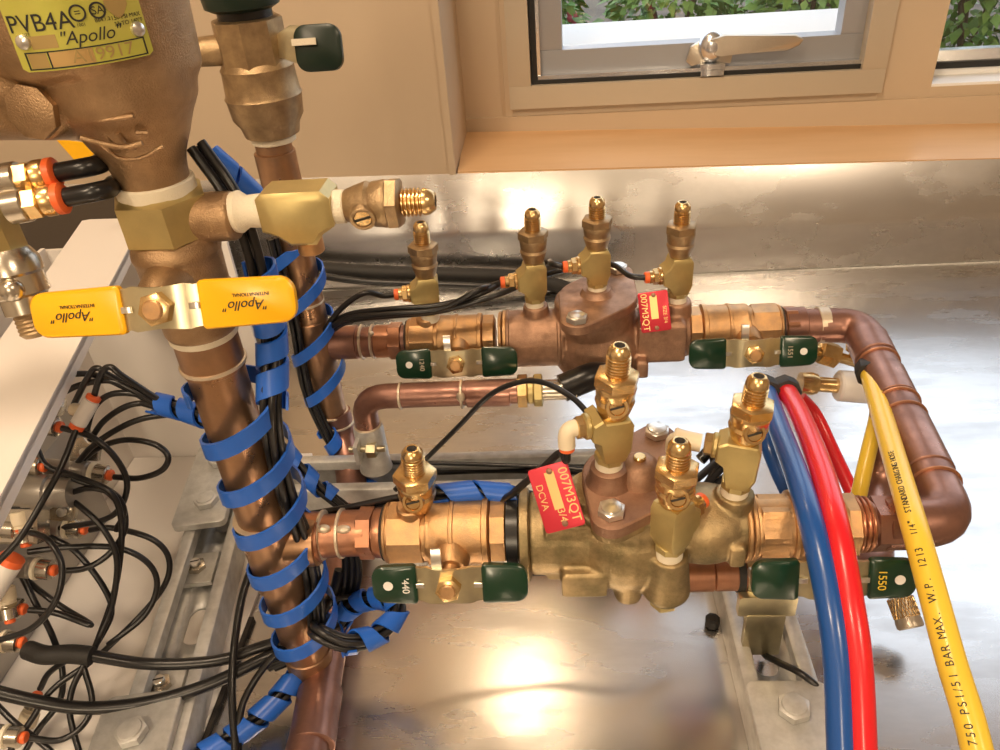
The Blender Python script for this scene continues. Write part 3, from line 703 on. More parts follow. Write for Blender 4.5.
# header under the risers running towards the camera
hp = [Z(347, 520, 18), Z(318, 705, 16), Z(309, 760, 16)]
t = pipe('low copper header running along the bench from the rear riser towards the camera', [(XR2 + 3, YR2, 62), (XR2 + 5, YR2 - 4, 40), (hp[0].x - 4, hp[0].y + 38, 22), hp[0], (hp[1].x, hp[1].y, 17), (hp[2].x - 4, 150, 16)], 11.3, 'copperd', 'copper_header',
     rings=[((XR2 + 3, YR2, 52), UP, 12.2), (Z(312, 742, 16), (hp[1] - hp[2]), 12.2)], sleeves=[(Z(316, 718, 16), hp[1] - hp[2], 34, 12.8)])
t = pipe('rear copper riser behind the yellow-handled one, with blue wrap', [(XR2 + 3, YR2, 272), (XR2, YR2, 60)], 11.3, 'copperb', 'copper_riser', smooth=0,
     rings=[((XR2, YR2, 158), UP, 12.5), ((XR2, YR2, 62), UP, 12.3)], sleeves=[((XR2, YR2, 122), UP, 44, 12.4), ((XR2 + 2.6, YR2, 252), UP, 24, 12.8)])
t = pipe('copper branch from the rear riser to the rear left ball valve', [(XR2, YB - 1, ZA), (-110, YB, ZA)], 11.2, 'copperd', smooth=0,
     rings=[((-143, YB, ZA), XD, 12.4), ((-135, YB, ZA), XD, 12.4)], sleeves=[((-156, YB, ZA), XD, 20, 12.4)])
G().fr((-133, YB, ZA), XD).cyl(0, 12, 12.0, 28).build('adapter_sleeve', 'copper', t)
G().fr((-123, YB, ZA), XD).prism(6, 13.8, 0, 10, .3, 1.5).build('adapter_hex', 'copper', t)
g = G(); g.ball((-134, YB - 6, ZA + 10), 2.2, 2, 2.2); g.build('solder_blob', 'solder', t)
# ---------- right-hand return loop
A_, B_ = V((154, YB, ZA)), V((207, YB - 2, ZA)); C_, E_ = V((188, YF, ZA)), V((140, YF, ZA))
path = elbow_pts(A_, B_, C_, 17)[:-1] + elbow_pts(B_, C_, E_, 15)[1:]
dr = (C_ - B_).normalized()
P_ = lambda f: B_ + (C_ - B_) * f
t = pipe('big copper return loop joining the rear and front assemblies at the right', path, 12.0, 'copperd', 'copper_return_pipe', smooth=0,
     rings=[], sleeves=[(P_(.17), dr, 26, 13.2), (P_(.40), dr, 30, 12.9), (P_(.70), dr, 44, 12.9), ((163, YB, ZA), XD, 14, 13.2), ((163, YF, ZA), XD, 16, 13)])
G().fr((155, YB, ZA), XD).prism(8, 13.8, 0, 9, .2, 1.2).build('adapter_hex', 'copper', t)
G().fr((178, YB, ZA), XD).cyl(0, 7.5, 12.9, 28).build('solder_band', 'solder', t)
for f in (.26, .49, .56, .86): at(G(), P_(f), dr).lathe([(-.7, 12.5), (-.3, 13.3), (.3, 13.3), (.7, 12.5)], 28).build('solder_ring', 'copper', t)
for k in range(3): G().fr((141 + k * 2.6, YF, ZA), XD).cyl(0, 1.8, 14.4 - k * .3, 32, .5).build('thread_ring', 'copper', t)
G().fr((149, YF, ZA), XD).prism(6, 14, 0, 12, .5, 1.5).build('adapter_hex', 'copperd', t)
# vertical drop from the loop and low drain pipe
dp = P_(.45); lo_y = 313
pth = elbow_pts((dp.x, dp.y, ZA - 6), (dp.x - 8, dp.y - 6, 62), (150, lo_y, 60), 14)
pth = [V((dp.x, dp.y, ZA - 6)), V((dp.x, dp.y - 2, 80)), V((dp.x - 4, dp.y - 12, 63)), V((dp.x - 14, dp.y - 30, 60)), V((172, lo_y + 6, 64)), V((160, 307, 66)), V((148, 306, 66))]
pipe('copper drop pipe going down from the return loop behind the yellow hose', pth, 11.0, 'copperd', 'copper_drop_pipe')
t = pipe('short copper drain pipe held by the strut clamp below the front assembly', [(62, 304, 67), (150, 306, 66)], 9.3, 'copper', 'copper_drain_pipe', smooth=0,
     sleeves=[((72, 304.2, 67), XD, 17, 9.9), ((87, 304.5, 67), XD, 13, 9.9)])
G().fr((54, 304, 67), XD).prism(6, 9.5, 0, 10, .3, 1).build('adapter_hex', 'brass', t)
# ---------- low rear pipe with brass union and black hose
yl = 430
e1, e2 = Y(366, 403, yl), Y(520, 386, yl)
zl = 106
pth = elbow_pts((e1.x - 2, yl, 62), (e1.x - 2, yl, zl), (e2.x, yl, zl + 1), 17)
t = pipe('dark copper elbow pipe below the rear left ball valve', pth, 8.6, 'copperd', 'copper_pipe', smooth=0,
     rings=[((e1.x + 25, yl, zl), XD, 9), ((e1.x + 67, yl, zl), XD, 9.6), ((e1.x - 2, yl, 82), UP, 9.2)], sleeves=[((e1.x + 85, yl, zl), XD, 30, 9.4)])
G().ball((e1.x + 67, yl - 8, zl + 3), 3, 2, 4).build('solder_blob', 'solder', t)
t = thing('hose_union', 'brass union joining the low rear pipe to the black hose', 'fitting', (e2.x, yl, zl))
G().fr((e2.x - 2, yl, zl + 1), XD).prism(6, 11.5, 0, 7, .2, 1).build('hex_nut', 'brassb', t)
G().fr((e2.x + 5, yl, zl + 1), XD).cyl(0, 4, 9).build('collar', 'brass', t)
G().fr((e2.x + 9, yl, zl + 1), XD).prism(6, 11, 0, 6, .5, 1).build('hex_nut', 'brass', t)
G().fr((e2.x + 14, yl, zl + 1), XD).cyl(0, 24, 7).build('ferrule', 'nickel', t)
g = G(); g.tube([(e2.x + 28, yl, zl + 2), (e2.x + 52, yl + 8, zl + 6), (e2.x + 66, yl + 34, zl - 20), (e2.x + 70, yl + 80, 60), (e2.x + 72, yl + 140, 14), (e2.x + 72, 660, 10.5)], 9.5, 20)
g.build('black_hose', 'black', label='thick black hose leaving the brass union behind the front test cocks', cat='hose')
# conduit clamp on the vertical leg
t = thing('pipe_clamp', 'galvanised clamp with small bolt gripping the low rear elbow pipe', 'clamp', (e1.x - 2, yl, 41))
G().fr((e1.x - 2, yl, 44), UP).lathe([(0, 12), (3, 11), (34, 10.6), (38, 10)], 28).build('strap', 'galv', t)
G().fr((e1.x - 2, yl - 12, 70), V((1, 0, 0))).cyl(-13, 13, 2.3).build('bolt_shank', 'zinc', t)
G().fr((e1.x + 2, yl - 13, 70), V((1, 0, 0))).prism(6, 5.5, -4, 3, .2).build('bolt_nut', 'zinc', t)
G().fr((e1.x - 8, yl - 14, 62)).box(-1.5, 1.5, -6, 6, 0, 16).build('lug', 'galv', t)
# ================================================================ VACUUM BREAKER AND UPPER VALVES
pc = (-158.0, 280.0); pr_ = 34.0
pv = thing('vacuum_breaker', 'large cast bronze vacuum breaker with a lime green label plate', 'vacuum breaker', (XR1, RY, 306))
g = G(); g.fr((XR1, RY, 0)).lathe([(305, 12.5), (318, 13.4), (323, 14.5), (330, 18), (336, 20.5), (343, 24.5), (352, 26), (380, 29), (425, 30), (430, 26)], 48)
g.fr((pc[0], pc[1], 0)).lathe([(352, 20), (358, 30), (364, 33), (425, 33.6), (440, 30)], 48)
g.fr((-150, 284, 0)).lathe([(340, 18), (352, 26), (430, 30)], 40)
g.fr((-160, 281, 352), (-1, 0, .03)).lathe([(0, 22), (40, 21), (130, 22)], 40)
q_ = Y(35, 112, 258); g.fr((q_.x, 264, q_.z), (-.1, -1, .1)).lathe([(-12, 13), (0, 11), (5, 10)], 30)
g.build('body', 'bronzeb', pv, voxel=1.2)
g = at(G(), (q_.x - .2, 259.5, q_.z), (-.1, -1, .1)); g.prism(8, 9.2, 0, 4, .2, 1.2); g.build('port_plug', 'bronzeb', pv)
def cylp(a, z, off=0.0): return V((pc[0] + (pr_ + off) * math.sin(a), pc[1] - (pr_ + off) * math.cos(a), z))
LA0, LA1, LZ0, LZ1 = math.radians(-7), math.radians(60), 361.0, 384.5
g = G(); rows = []
for i in range(25):
    a = lerp(LA0, LA1, i / 24); rows.append([g.v(cylp(a, LZ0 + (1.0 if i in (0, 24) else 0), .3)), g.v(cylp(a, LZ1, .3)), g.v(cylp(a, LZ1, .8)), g.v(cylp(a, LZ0 + (1.0 if i in (0, 24) else 0), .8))])
for a, b in zip(rows, rows[1:]):
    for k in range(4): g.face((a[k], b[k], b[(k + 1) % 4], a[(k + 1) % 4]))
g.face(rows[0]); g.face(rows[-1]); lab = g.build('label_plate', 'lime', pv)
LW = (LA1 - LA0) * pr_
def lpatch(u0, u1, v0, v1, m, name, off=.95):
    g = G(); rows = []; n = max(2, int((u1 - u0) * 20))
    for i in range(n + 1):
        a = lerp(LA0, LA1, lerp(u0, u1, i / n)); rows.append([g.v(cylp(a, lerp(LZ0, LZ1, v0), off)), g.v(cylp(a, lerp(LZ0, LZ1, v1), off)), g.v(cylp(a, lerp(LZ0, LZ1, v1), .7)), g.v(cylp(a, lerp(LZ0, LZ1, v0), .7))])
    for a, b in zip(rows, rows[1:]):
        for k in range(4): g.face((a[k], b[k], b[(k + 1) % 4], a[(k + 1) % 4]))
    g.face(rows[0]); g.face(rows[-1]); return g.build(name, m, lab)
def bendtext(s, size, u, v, m='ink', shear=0.0, sx=1.0, par=None, off=.98):
    cu = bpy.data.curves.new('t', 'FONT'); cu.body = s; cu.size = size; cu.extrude = .0; cu.align_x = 'CENTER'; cu.align_y = 'CENTER'; cu.shear = shear; cu.offset = 0
    ob = bpy.data.objects.new('t', cu); COL.objects.link(ob)
    me = bpy.data.meshes.new_from_object(ob.evaluated_get(bpy.context.evaluated_depsgraph_get())); bpy.data.objects.remove(ob)
    ro = V(pv['_o'])
    for w_ in me.vertices:
        a = lerp(LA0, LA1, u) + w_.co.x * sx / pr_; w_.co = (cylp(a, lerp(LZ0, LZ1, v) + w_.co.y, off) - ro) * MM
    me.materials.clear(); me.materials.append(M[m]); o = bpy.data.objects.new('lettering', me); COL.objects.link(o); o.parent = lab; return o
def lframe(u0, u1, v0, v1, t=.012):
    lpatch(u0, u1, v0, v0 + t * 1.3, 'ink', 'label_rule'); lpatch(u0, u1, v1 - t * 1.3, v1, 'ink', 'label_rule'); lpatch(u0, u0 + t, v0, v1, 'ink', 'label_rule'); lpatch(u1 - t, u1, v0, v1, 'ink', 'label_rule')
lpatch(.14, .33, .27, .43, 'limed', 'blank_panel', .92); lpatch(.08, .22, .04, .22, 'limed', 'blank_panel', .92); lpatch(.24, .55, .04, .22, 'gold', 'blank_panel', .9)
lframe(.06, .95, .02, .24); lpatch(.23, .242, .02, .24, 'ink', 'label_rule')
bendtext('PVB4A', 7.0, .25, .57, sx=.95); bendtext('"Apollo"', 5.2, .56, .36, shear=.35)
bendtext('A19917', 5.2, .62, .13, 'limed', sx=1.1)
bendtext('150 PSI MAX', 1.7, .86, .52); bendtext('33 TO 140°F', 1.7, .87, .445); bendtext('B64.1.2', 1.5, .685, .525); bendtext('1001', 1.3, .53, .50)
bendtext('SIZE', 1.3, .13, .45)
for u_, r_, s_ in ((.53, 2.4, '='), (.67, 2.4, 'SA')):
    a = lerp(LA0, LA1, u_); nrm = V((math.sin(a), -math.cos(a), 0))
    at(G(), cylp(a, lerp(LZ0, LZ1, .64), .75), nrm).lathe([(0, r_), (.35, r_), (.35, r_ - .55), (0, r_ - .55)], 28, cap=False).build('emblem', 'ink', lab)
    bendtext(s_, 3.2, u_, .64, off=1.1)
a = lerp(LA0, LA1, .81); mt = frame(cylp(a, lerp(LZ0, LZ1, .66), .9), (math.sin(a), -math.cos(a), 0), (math.cos(a), math.sin(a), 0))
g = G(); g.M = mt; g.poly([(-3.4, 3), (-3.4, 0), (-1.5, -2.6), (0, -3.4), (1.5, -2.6), (3.4, 0), (3.4, 3)], 0, .25, .1); g.build('shield_emblem', 'limed', lab)
for u_, v_ in ((.09, .37), (.92, .34)):
    a = lerp(LA0, LA1, u_); at(G(), cylp(a, lerp(LZ0, LZ1, v_), .5), (math.sin(a), -math.cos(a), 0)).lathe([(0, 2.4), (1.2, 2.1), (1.8, 1.0), (1.9, .1)], 16).build('drive_rivet', 'zincp', lab)
# cast ridge and numerals under the label
g = G(); g.tube([cylp(.02, 350, -4) + V((0, 4, -12)), V((-146, 256.6, 333.5)), V((-139, 258, 334))], 1.0, 8); 
g.tube([V((-156, 262, 333)), V((-150, 260.5, 328.5)), V((-142, 260.5, 328.3)), V((-135, 263.5, 331))], .7, 8); 
for q in ([V((-157, 258.5, 342)), V((-148, 256.5, 342.6)), V((-139, 258, 343))], [V((-152, 259.5, 337.5)), V((-151, 260.8, 332))], [V((-147, 259, 337.5)), V((-146, 260.2, 332.5)), V((-143, 260, 332))], [V((-141, 259.5, 337)), V((-137.5, 261, 336.5))]):
    g.tube(q, .9, 8)
g.build('cast_ridge', 'bronzeb', pv)
# tape, hexagon, side branch
t = thing('union_tee', 'bronze union tee with hexagonal nut just below the big vacuum breaker', 'fitting', (XR1, RY, 248))
G().fr((XR1, RY, 0)).cyl(308.5, 314, 14.6, 36).build('thread_tape', 'tape', t)
G().fr((XR1, RY, 0)).prism(6, 18.4, 291, 309.5, -PI / 2 + .45, 2.4).build('hex_nut', 'brass', t)
g = G(); g.fr((XR1, RY, 0)).lathe([(246, 13), (250, 15.2), (262, 15.6), (266, 16.4), (283, 16.8), (285, 17.6), (288, 17), (293, 14)], 44)
g.fr((XR1, RY, 298), XD).lathe([(0, 9), (20, 9.6), (27, 9.6), (28, 8.6)], 32); g.build('body', 'bronzeb', t, voxel=.9)
G().fr((XR1, RY, 0)).lathe([(264, 16.2), (265, 17.4), (267, 17.4), (268, 16.4)], 44).build('casting_bead', 'bronzeb', t)
sd = at(G(), (XR1, RY, 277), (0, -1, 0)); sd.lathe([(10, 11), (18, 9), (24, 8), (28, 6)], 28); sd.build('stem_boss', 'bronzeb', t)
G().fr((XR1, RY, 0)).cyl(245.5, 250, 14.4, 36).build('thread_tape', 'tape', t)
hc = V((-146.5, 246, 277)); u, v, n = wing_handle(t, hc, (1, 0, .03), (0, -1, .38), 102, 17.5, 36, 'yellow', 2.5, 'zinc', hole=0, tab=0)
for cx_ in (-34, 33):
    grip_text('grip_lettering', '"Apollo"', 5.0, hc + u * cx_ - n * .75 + v * -1.0, -u, -v, 'ink', t, .1, .35)
    grip_text('grip_lettering', 'INTERNATIONAL', 1.8, hc + u * (cx_ + 2) - n * .75 + v * 2.8, -u, -v, 'ink', t, .1)
# side outlet: tape, brass tee, test cock
t = thing('brass_tee', 'flat yellow brass tee on the side branch above the yellow handle', 'fitting', (-112, RY, 299))
zz = 299.5
G().fr((-124, RY, zz), XD).lathe([(0, 7.5), (3, 8.2), (6, 6.2), (12, 6.6), (14, 6.2)], 24).build('taped_nipple', 'tape', t)
g = G(); m = Matrix((XD, V((0, 0, 1)), V((0, -1, 0)))).transposed().to_4x4(); m.translation = V((-97.5, RY, zz)); g.M = m
g.poly([(-14, -6), (-9, -8), (-4, -12), (6, -12), (9, -8), (14, -5), (14, 6), (11, 9), (-11, 9), (-14, 7)], -8.5, 8.5, 2.4); g.build('block', 'brass', t)
G().fr((-96.5, RY, zz - 18)).cyl(0, 8, 5.2, 20).build('lower_stub', 'bronze', t)
G().fr((-84, RY, zz), XD).cyl(0, 4.5, 6.4, 22).build('thread_tape', 'tape', t)
t = thing('test_cock', 'test cock lying sideways on the brass tee above the yellow handle', 'test cock', (-80, RY, zz))
cock_parts(t, (-80, RY, zz + .3), XD, 35, (.05, -1, -.25), 'cockb', .98, 'brassb')
# rear riser's top valve
t = thing('ball_valve', 'tall bronze ball valve at the top of the rear riser, dark handle to its right', 'valve', (XR2, YR2, 270))
def zr2(py): return Y(260, py, YR2).z
G().fr((XR2 + 4, YR2, 0)).cyl(zr2(142), zr2(134), 13.6, 30).build('thread_tape', 'tape', t)
G().fr((XR2 + 4, YR2, 0)).lathe([(zr2(136), 14), (zr2(134), 16.5), (zr2(124), 18), (zr2(116), 21.2), (zr2(98), 22.3), (zr2(95), 23), (zr2(92), 22), (zr2(70), 21.2), (zr2(66), 21.5), (zr2(60), 19)], 44).build('body', 'cockb', t)
G().fr((XR2 + 4, YR2, 0)).prism(8, 20.3, zr2(66), zr2(16), .1, 1.5).build('hex_end', 'cockb', t)
G().fr((XR2 + 4, YR2, 0)).prism(8, 16.5, zr2(134), zr2(117), .1, 1.5).build('lower_hex', 'cockb', t)
G().fr((XR2 + 4, YR2, 0)).cyl(zr2(17), zr2(7), 15.5, 30).build('dark_thread', 'black', t)
G().fr((XR2 + 3.5, YR2, 0)).lathe([(zr2(8), 17), (zr2(4), 21), (zr2(-12), 22), (zr2(-30), 20)], 36).build('green_cap', 'dgreen', t)
bz = zr2(47)
G().fr((XR2 + 4, YR2, bz), (-1, -.1, 0)).lathe([(10, 9), (22, 8.5), (32, 8)], 24).build('side_boss', 'cockb', t)
G().fr((XR2 - 30, YR2 - 3, bz), (-1, -.1, 0)).lathe([(0, 6.5), (9, 7)], 22).build('thread_tape', 'tape', t)
ph = Y(319, 48, YR2 - 6)
g = G(); mt = Matrix((XD, V((0, .25, 1)).normalized(), XD.cross(V((0, .25, 1)).normalized()))).transposed().to_4x4(); mt.translation = ph; g.M = mt
g.poly(rrect(27, 25, 7, 6), -3, 3, 2); gp = g.build('grip', 'dgreen', t)
g = G(); mt2 = mt.copy(); mt2.translation = Y(300, 46, YR2 - 6); g.M = mt2; g.poly([(-14, -5), (6, -12), (8, -12), (8, 10), (-4, 11), (-14, 6)], -1.2, 1.2, .4); g.build('handle_plate', 'zinc', t)
g = G(); mt2 = mt.copy(); mt2.translation = Y(302, 42, YR2 - 9.6); g.M = mt2; g.box(-6, 8, -1.8, 1.8, -.6, .6); g.build('stamped_rib', 'tape', t)
# left edge: brass manifold block with two push connectors
t = thing('brass_block', 'brass block at the photo\'s left edge carrying two orange-collared connectors', 'fitting', Y(5, 270, 262))
o1, o2 = Y(12, 180, 262), Y(20, 205, 256)
g = G(); g.fr(Y(4, 262, 262)).poly([(-22, -9), (4, -9), (8, -4), (8, 6), (3, 10), (-22, 10)], 0, 46, 1.8); g.build('block', 'brass', t)
for o_, nm in ((o1, 0), (o2, 1)):
    dd = V((1, .15, .06)).normalized()
    at(G(), o_, dd).cyl(-4, 3, 6.3, 22).build('port_ring', 'nickel', t)
    at(G(), o_, dd).prism(6, 5.8, 2, 8, .4, .8).build('hex_connector', 'brassb', t)
    at(G(), o_, dd).lathe([(8, 4.6), (9, 5.6), (12, 5.6), (13, 5)], 24).build('connector_neck', 'brassb', t)
    at(G(), o_, dd).lathe([(12.4, 4.4), (13.4, 5.6), (15.6, 5.6), (16.6, 4.3)], 24).build('release_collar', 'orange', t)
def loose(gm, name, m, label, cat, group=None): return gm.build(name, m, label=label, cat=cat, group=group)
for o_, e_, l_ in ((o1, Y(135, 158, 330), 'upper black tube from the brass block passing behind the vacuum breaker'), (o2, Y(150, 182, 320), 'lower black tube from the brass block passing behind the vacuum breaker')):
    dd = V((1, .15, .06)).normalized(); a = V(o_) + dd * 15
    loose(G().tube([a, a + dd * 15 + V((0, 2, 0)), lerp(a, e_, .6) + V((0, 0, 2)), e_], 3.4, 14), 'tube', 'black', l_, 'tube')
t = thing('drain_valve', 'small silvery-bronze valve below the brass block at the photo\'s left edge', 'valve', Y(20, 310, 262))
o_ = Y(6, 250, 262); dd = (Y(34, 322, 255) - o_).normalized()
at(G(), o_, dd).lathe([(0, 8), (4, 10.2), (9, 10.5), (10, 9.6), (17, 10), (18, 8.6), (24, 8.6), (25, 6.5)], 30).build('body', 'nickel', t)
at(G(), o_, dd).lathe([(24, 6.2)] + [(25 + i * .8, 6.0 + (i % 2) * .5) for i in range(10)] + [(34, 5)], 24).build('threaded_end', 'cockb', t)
G().ball(Y(12, 290, 250), 4.5, 4, 4.5).build('valve_ball', 'nickel', t)
q = G(); q.fr(Y(78, 150, 500), (0, -1, 0)); q.poly([(-12, 8), (10, 4), (13, -4), (-4, -8)], -.6, .6, .2)
loose(q, 'plastic_tag', 'yellow', 'small orange-yellow plastic tag peeping out behind the left black tubes', 'tag')
g = G(); g.tube([Y(-10, 22, 320), Y(8, 38, 320), Y(22, 52, 320), Y(40, 70, 320)], 2.0, 10)
loose(g, 'tube', 'black', 'black tube crossing behind the vacuum breaker at the top left edge', 'tube')
# ================================================================ ENCLOSURE, STRUTS
en = thing('white_enclosure', 'open white painted enclosure housing the tubing at the left', 'enclosure', (-330, 300, 0))
ra, rb = V((-298, 498, 200)), V((-234, 232, 200)); ud = (ra - rb).normalized()
la = V((-357, 540, 200)); lb = la - ud * 520; far_r = Z(131, 218, 200); rb2 = ra - ud * 480
g = G(); g.poly([(la.x, la.y), (lb.x, lb.y), (rb2.x, rb2.y), (ra.x, ra.y), (far_r.x, far_r.y), (lerp(la, far_r, .15).x, lerp(la, far_r, .15).y + 2)], 196, 200, .4); g.build('top_flange', 'white', en)
g = G(); quad(g, ra + V((0, 0, -9)), rb2 + V((0, 0, -9)), rb2 + V((0, 0, -1)), ra + V((0, 0, -1)), V((-2, 0, 0))); g.build('flange_lip', 'white', en)
g = G(); wa, wb = V((-352, 501, 0)), V((-352, 501, 0)) - ud * 480
quad(g, V((-366, 500, 0)), V((-366, 60, 0)), V((-366, 60, 196)), V((-366, 500, 196)), V((-3, 0, 0))); g.build('side_panel', 'white', en)
g = G(); g.box(-369, -232, 500, 503, 0, 194, .4); g.build('back_panel', 'white', en)
g = G(); g.poly([(-365, 499), (-210, 499), (-210, 60), (-365, 60)], .2, 2.4, .2); g.build('base_sheet', 'white', en)
g = G(); g.box(-209.5, -206.5, 60, 330, .1, 3, .3); loose(g, 'edge_gasket', 'groove', 'thin dark gasket strip along the right edge of the white base sheet', 'gasket')
q = Y(30, 195, 780)
g = G(); g.box(-900, -378, 560, 785, 2, q.z, 6); loose(g, 'equipment_case', 'dark', 'dark brown case standing behind the white enclosure at the left', 'case')
def strut(label, p0, p1, ztop=41.0, zb=2.5, slots=(), w=41.0):
    p0, p1 = V(p0), V(p1); d = (p1 - p0); L = d.length; d.normalize(); s = V((d.y, -d.x, 0))
    t = thing('strut_channel', label, 'strut', (p0.x, p0.y, zb))
    h = ztop - zb; hw = w / 2
    base = Matrix((s, V((0, 0, 1)), d)).transposed().to_4x4(); base.translation = V((p0.x, p0.y, zb))
    if base.determinant() < 0: base = Matrix((-s, V((0, 0, 1)), d)).transposed().to_4x4(); base.translation = V((p0.x, p0.y, zb))
    for sx in (-1, 1):
        g = G(); g.M = base; sec = [(sx * hw, 0), (sx * hw, h - 2.5), (sx * (hw - .8), h - .8), (sx * (hw - 2.5), h), (sx * (hw - 7), h), (sx * (hw - 8.8), h - .9), (sx * (hw - 9.4), h - 2.6), (sx * (hw - 9.4), h - 8), (sx * (hw - 7.4), h - 8), (sx * (hw - 7.4), h - 3), (sx * (hw - 3), h - 3), (sx * (hw - 2.4), h - 4), (sx * (hw - 2.4), 0)]
        r0 = [g.v((a, b, 0)) for a, b in sec]; r1 = [g.v((a, b, L)) for a, b in sec]; n = len(sec)
        for k in range(n): g.face((r0[k], r0[(k + 1) % n], r1[(k + 1) % n], r1[k]))
        g.face(r0); g.face(r1); g.build('rail', 'galv', t)
    g = G(); g.M = base; m_ = base; g.box(-hw + 2.2, hw - 2.2, 0, 2.4, 0, L, 0); web = g.build('web', 'galv', t)
    cs = []
    for sl in slots:
        c = G(); mm = Matrix((s, d, s.cross(d))).transposed().to_4x4(); mm.translation = V((p0.x, p0.y, zb)) + d * sl; c.M = mm
        c.poly(rrect(14, 30, 6.9, 8), -8, 8, 0); cs.append(c.build('c', None, None))
    if cs:
        for c in cs:
            c.location = c.location - V((0, 0, 0))
        bpy.context.view_layer.update(); cut(web, cs)
    return t, d, s
sa, sb = Z(212.5, 525, 24), Z(160, 700, 24); sd_ = (sa - sb).normalized(); sp0 = sb - sd_ * ((sb.y - 110) / sd_.y); sp1 = sa + sd_ * 92; sl0 = (Z(185, 627, 5) - sp0).dot(sd_)
stL, dL, sL = strut('galvanised strut channel running up the left side on the white sheet', (sp0.x, sp0.y, 0), (sp1.x, sp1.y, 0), ztop=24, slots=(sl0 - 100, sl0 - 50, sl0, sl0 + 50, sl0 + 100))
stB, dB, sB = strut('galvanised strut channel lying crosswise behind the front assembly', (-228, 429, 0), (85, 429, 0), slots=(60, 120, 180, 240), zb=.3)
xr = (Z(735, 598, 22).x + Z(779, 607, 22).x) / 2 + 1
stR, dR, sR = strut('slim galvanised strut channel on the right, under the pipe clamp', (xr, 100, 0), (xr, 400, 0), ztop=22, slots=(Z(760, 655, 2).y - 100 - 100, Z(760, 655, 2).y - 100 - 50, Z(760, 655, 2).y - 100, Z(760, 655, 2).y - 100 + 50), zb=.3)
def plate(label, c, d, L, w=41, z=41.2, bolts=()):
    c = V((c[0], c[1], z)); d = V(d).normalized(); s = V((d.y, -d.x, 0)); t = thing('fitting_plate', label, 'plate', c)
    mm = Matrix((s, d, s.cross(d))).transposed().to_4x4(); mm.translation = c; g = G(); g.M = mm
    s_ = mm.determinant()
    zz = (0, 6) if s.cross(d).z > 0 else (-6, 0)
    g.poly(rrect(w, L, 5, 4), zz[0], zz[1], 1.0); g.build('plate', 'galv', t)
    for b in bolts:
        bolt(t, (b[0], b[1], z + 6), r=8.6, m='galv')
    return t
plate('galvanised two-bolt plate at the top of the left strut', Z(213, 487, 24), dL, 92, 38, z=24.2, bolts=(Z(207, 503, 30), Z(220, 462, 30)))
plate('galvanised plate with a hex bolt at the near end of the left strut', Z(128, 765, 24), dL, 78, 43, z=24.2, bolts=(Z(133, 735, 30),))
plate('galvanised plate with a hex bolt on the right strut beside the blue hose', (xr, Z(780, 687, 22).y - 40), dR, 80, 42, z=22.2, bolts=((Z(793, 711, 28).x, Z(793, 711, 28).y),))
for px, py, lab_ in ((196, 565, 'channel nut with slotted screw in the left strut, the upper one'), (160, 683, 'channel nut with slotted screw in the left strut, the lower one')):
    c = Z(px, py, 14); t = thing('channel_nut', lab_, 'nut', (c.x, c.y, 5))
    mm = Matrix((sL, dL, sL.cross(dL))).transposed().to_4x4(); mm.translation = V((c.x, c.y, 9)); g = G(); g.M = mm; g.box(-12.5, 12.5, -14, 14, -2, 2, .5); g.build('square_washer', 'galv', t)
    G().fr((c.x, c.y, 5)).cyl(0, 8, 3.4).build('stud', 'galv', t)
    G().fr((c.x, c.y, 11)).prism(6, 6.5, 0, 4).build('hex_nut', 'nickel', t); s_ = G().fr((c.x, c.y, 15)).cyl(0, 3, 3.6).build('screw', 'zincp', t)
    G().fr((c.x, c.y, 18), UP, (1, .3, 0)).box(-3, 3, -.5, .5, -.3, .15, 0).build('slot', 'groove', s_)
# strut clamp round the drain pipe
t = thing('pipe_clamp', 'brassy strut clamp holding the short copper drain pipe on the right strut', 'clamp', (108, 303, 41))
cz = 66; cy = 306.5
for sx in (0,):
    g = G().fr((98, cy, cz), XD, UP); n = 20
    rings = []
    for x_ in (0, 24):
        rr1 = [g.v((11.9 * math.cos(2 * PI * k / 32), 11.9 * math.sin(2 * PI * k / 32), x_)) for k in range(32)]; rr2 = [g.v((10.2 * math.cos(2 * PI * k / 32), 10.2 * math.sin(2 * PI * k / 32), x_)) for k in range(32)]; rings.append((rr1, rr2))
    for k in range(32):
        j = (k + 1) % 32
        g.face((rings[0][0][k], rings[0][0][j], rings[1][0][j], rings[1][0][k])); g.face((rings[0][1][k], rings[0][1][j], rings[1][1][j], rings[1][1][k]))
        for r_ in rings: g.face((r_[0][k], r_[0][j], r_[1][j], r_[1][k]))
    g.build('strap', 'zinc', t)
g = G(); g.box(93, 124, cy - 16, cy - 11, 47, 62, 1.5); g.box(98, 119, cy - 16.5, cy - 12, 14, 48, 1.2); g.build('shoulder', 'zinc', t)
G().fr((97.5, cy, cz), XD, UP).lathe([(-5, 10.5), (-4.6, 11.6), (-.4, 11.6), (0, 10.5)], 32).build('rubber_cushion', 'blackm', t)
G().fr((98, cy - 14, cz + 14), XD).cyl(-2, 26, 3).build('clamp_screw', 'zincp', t)
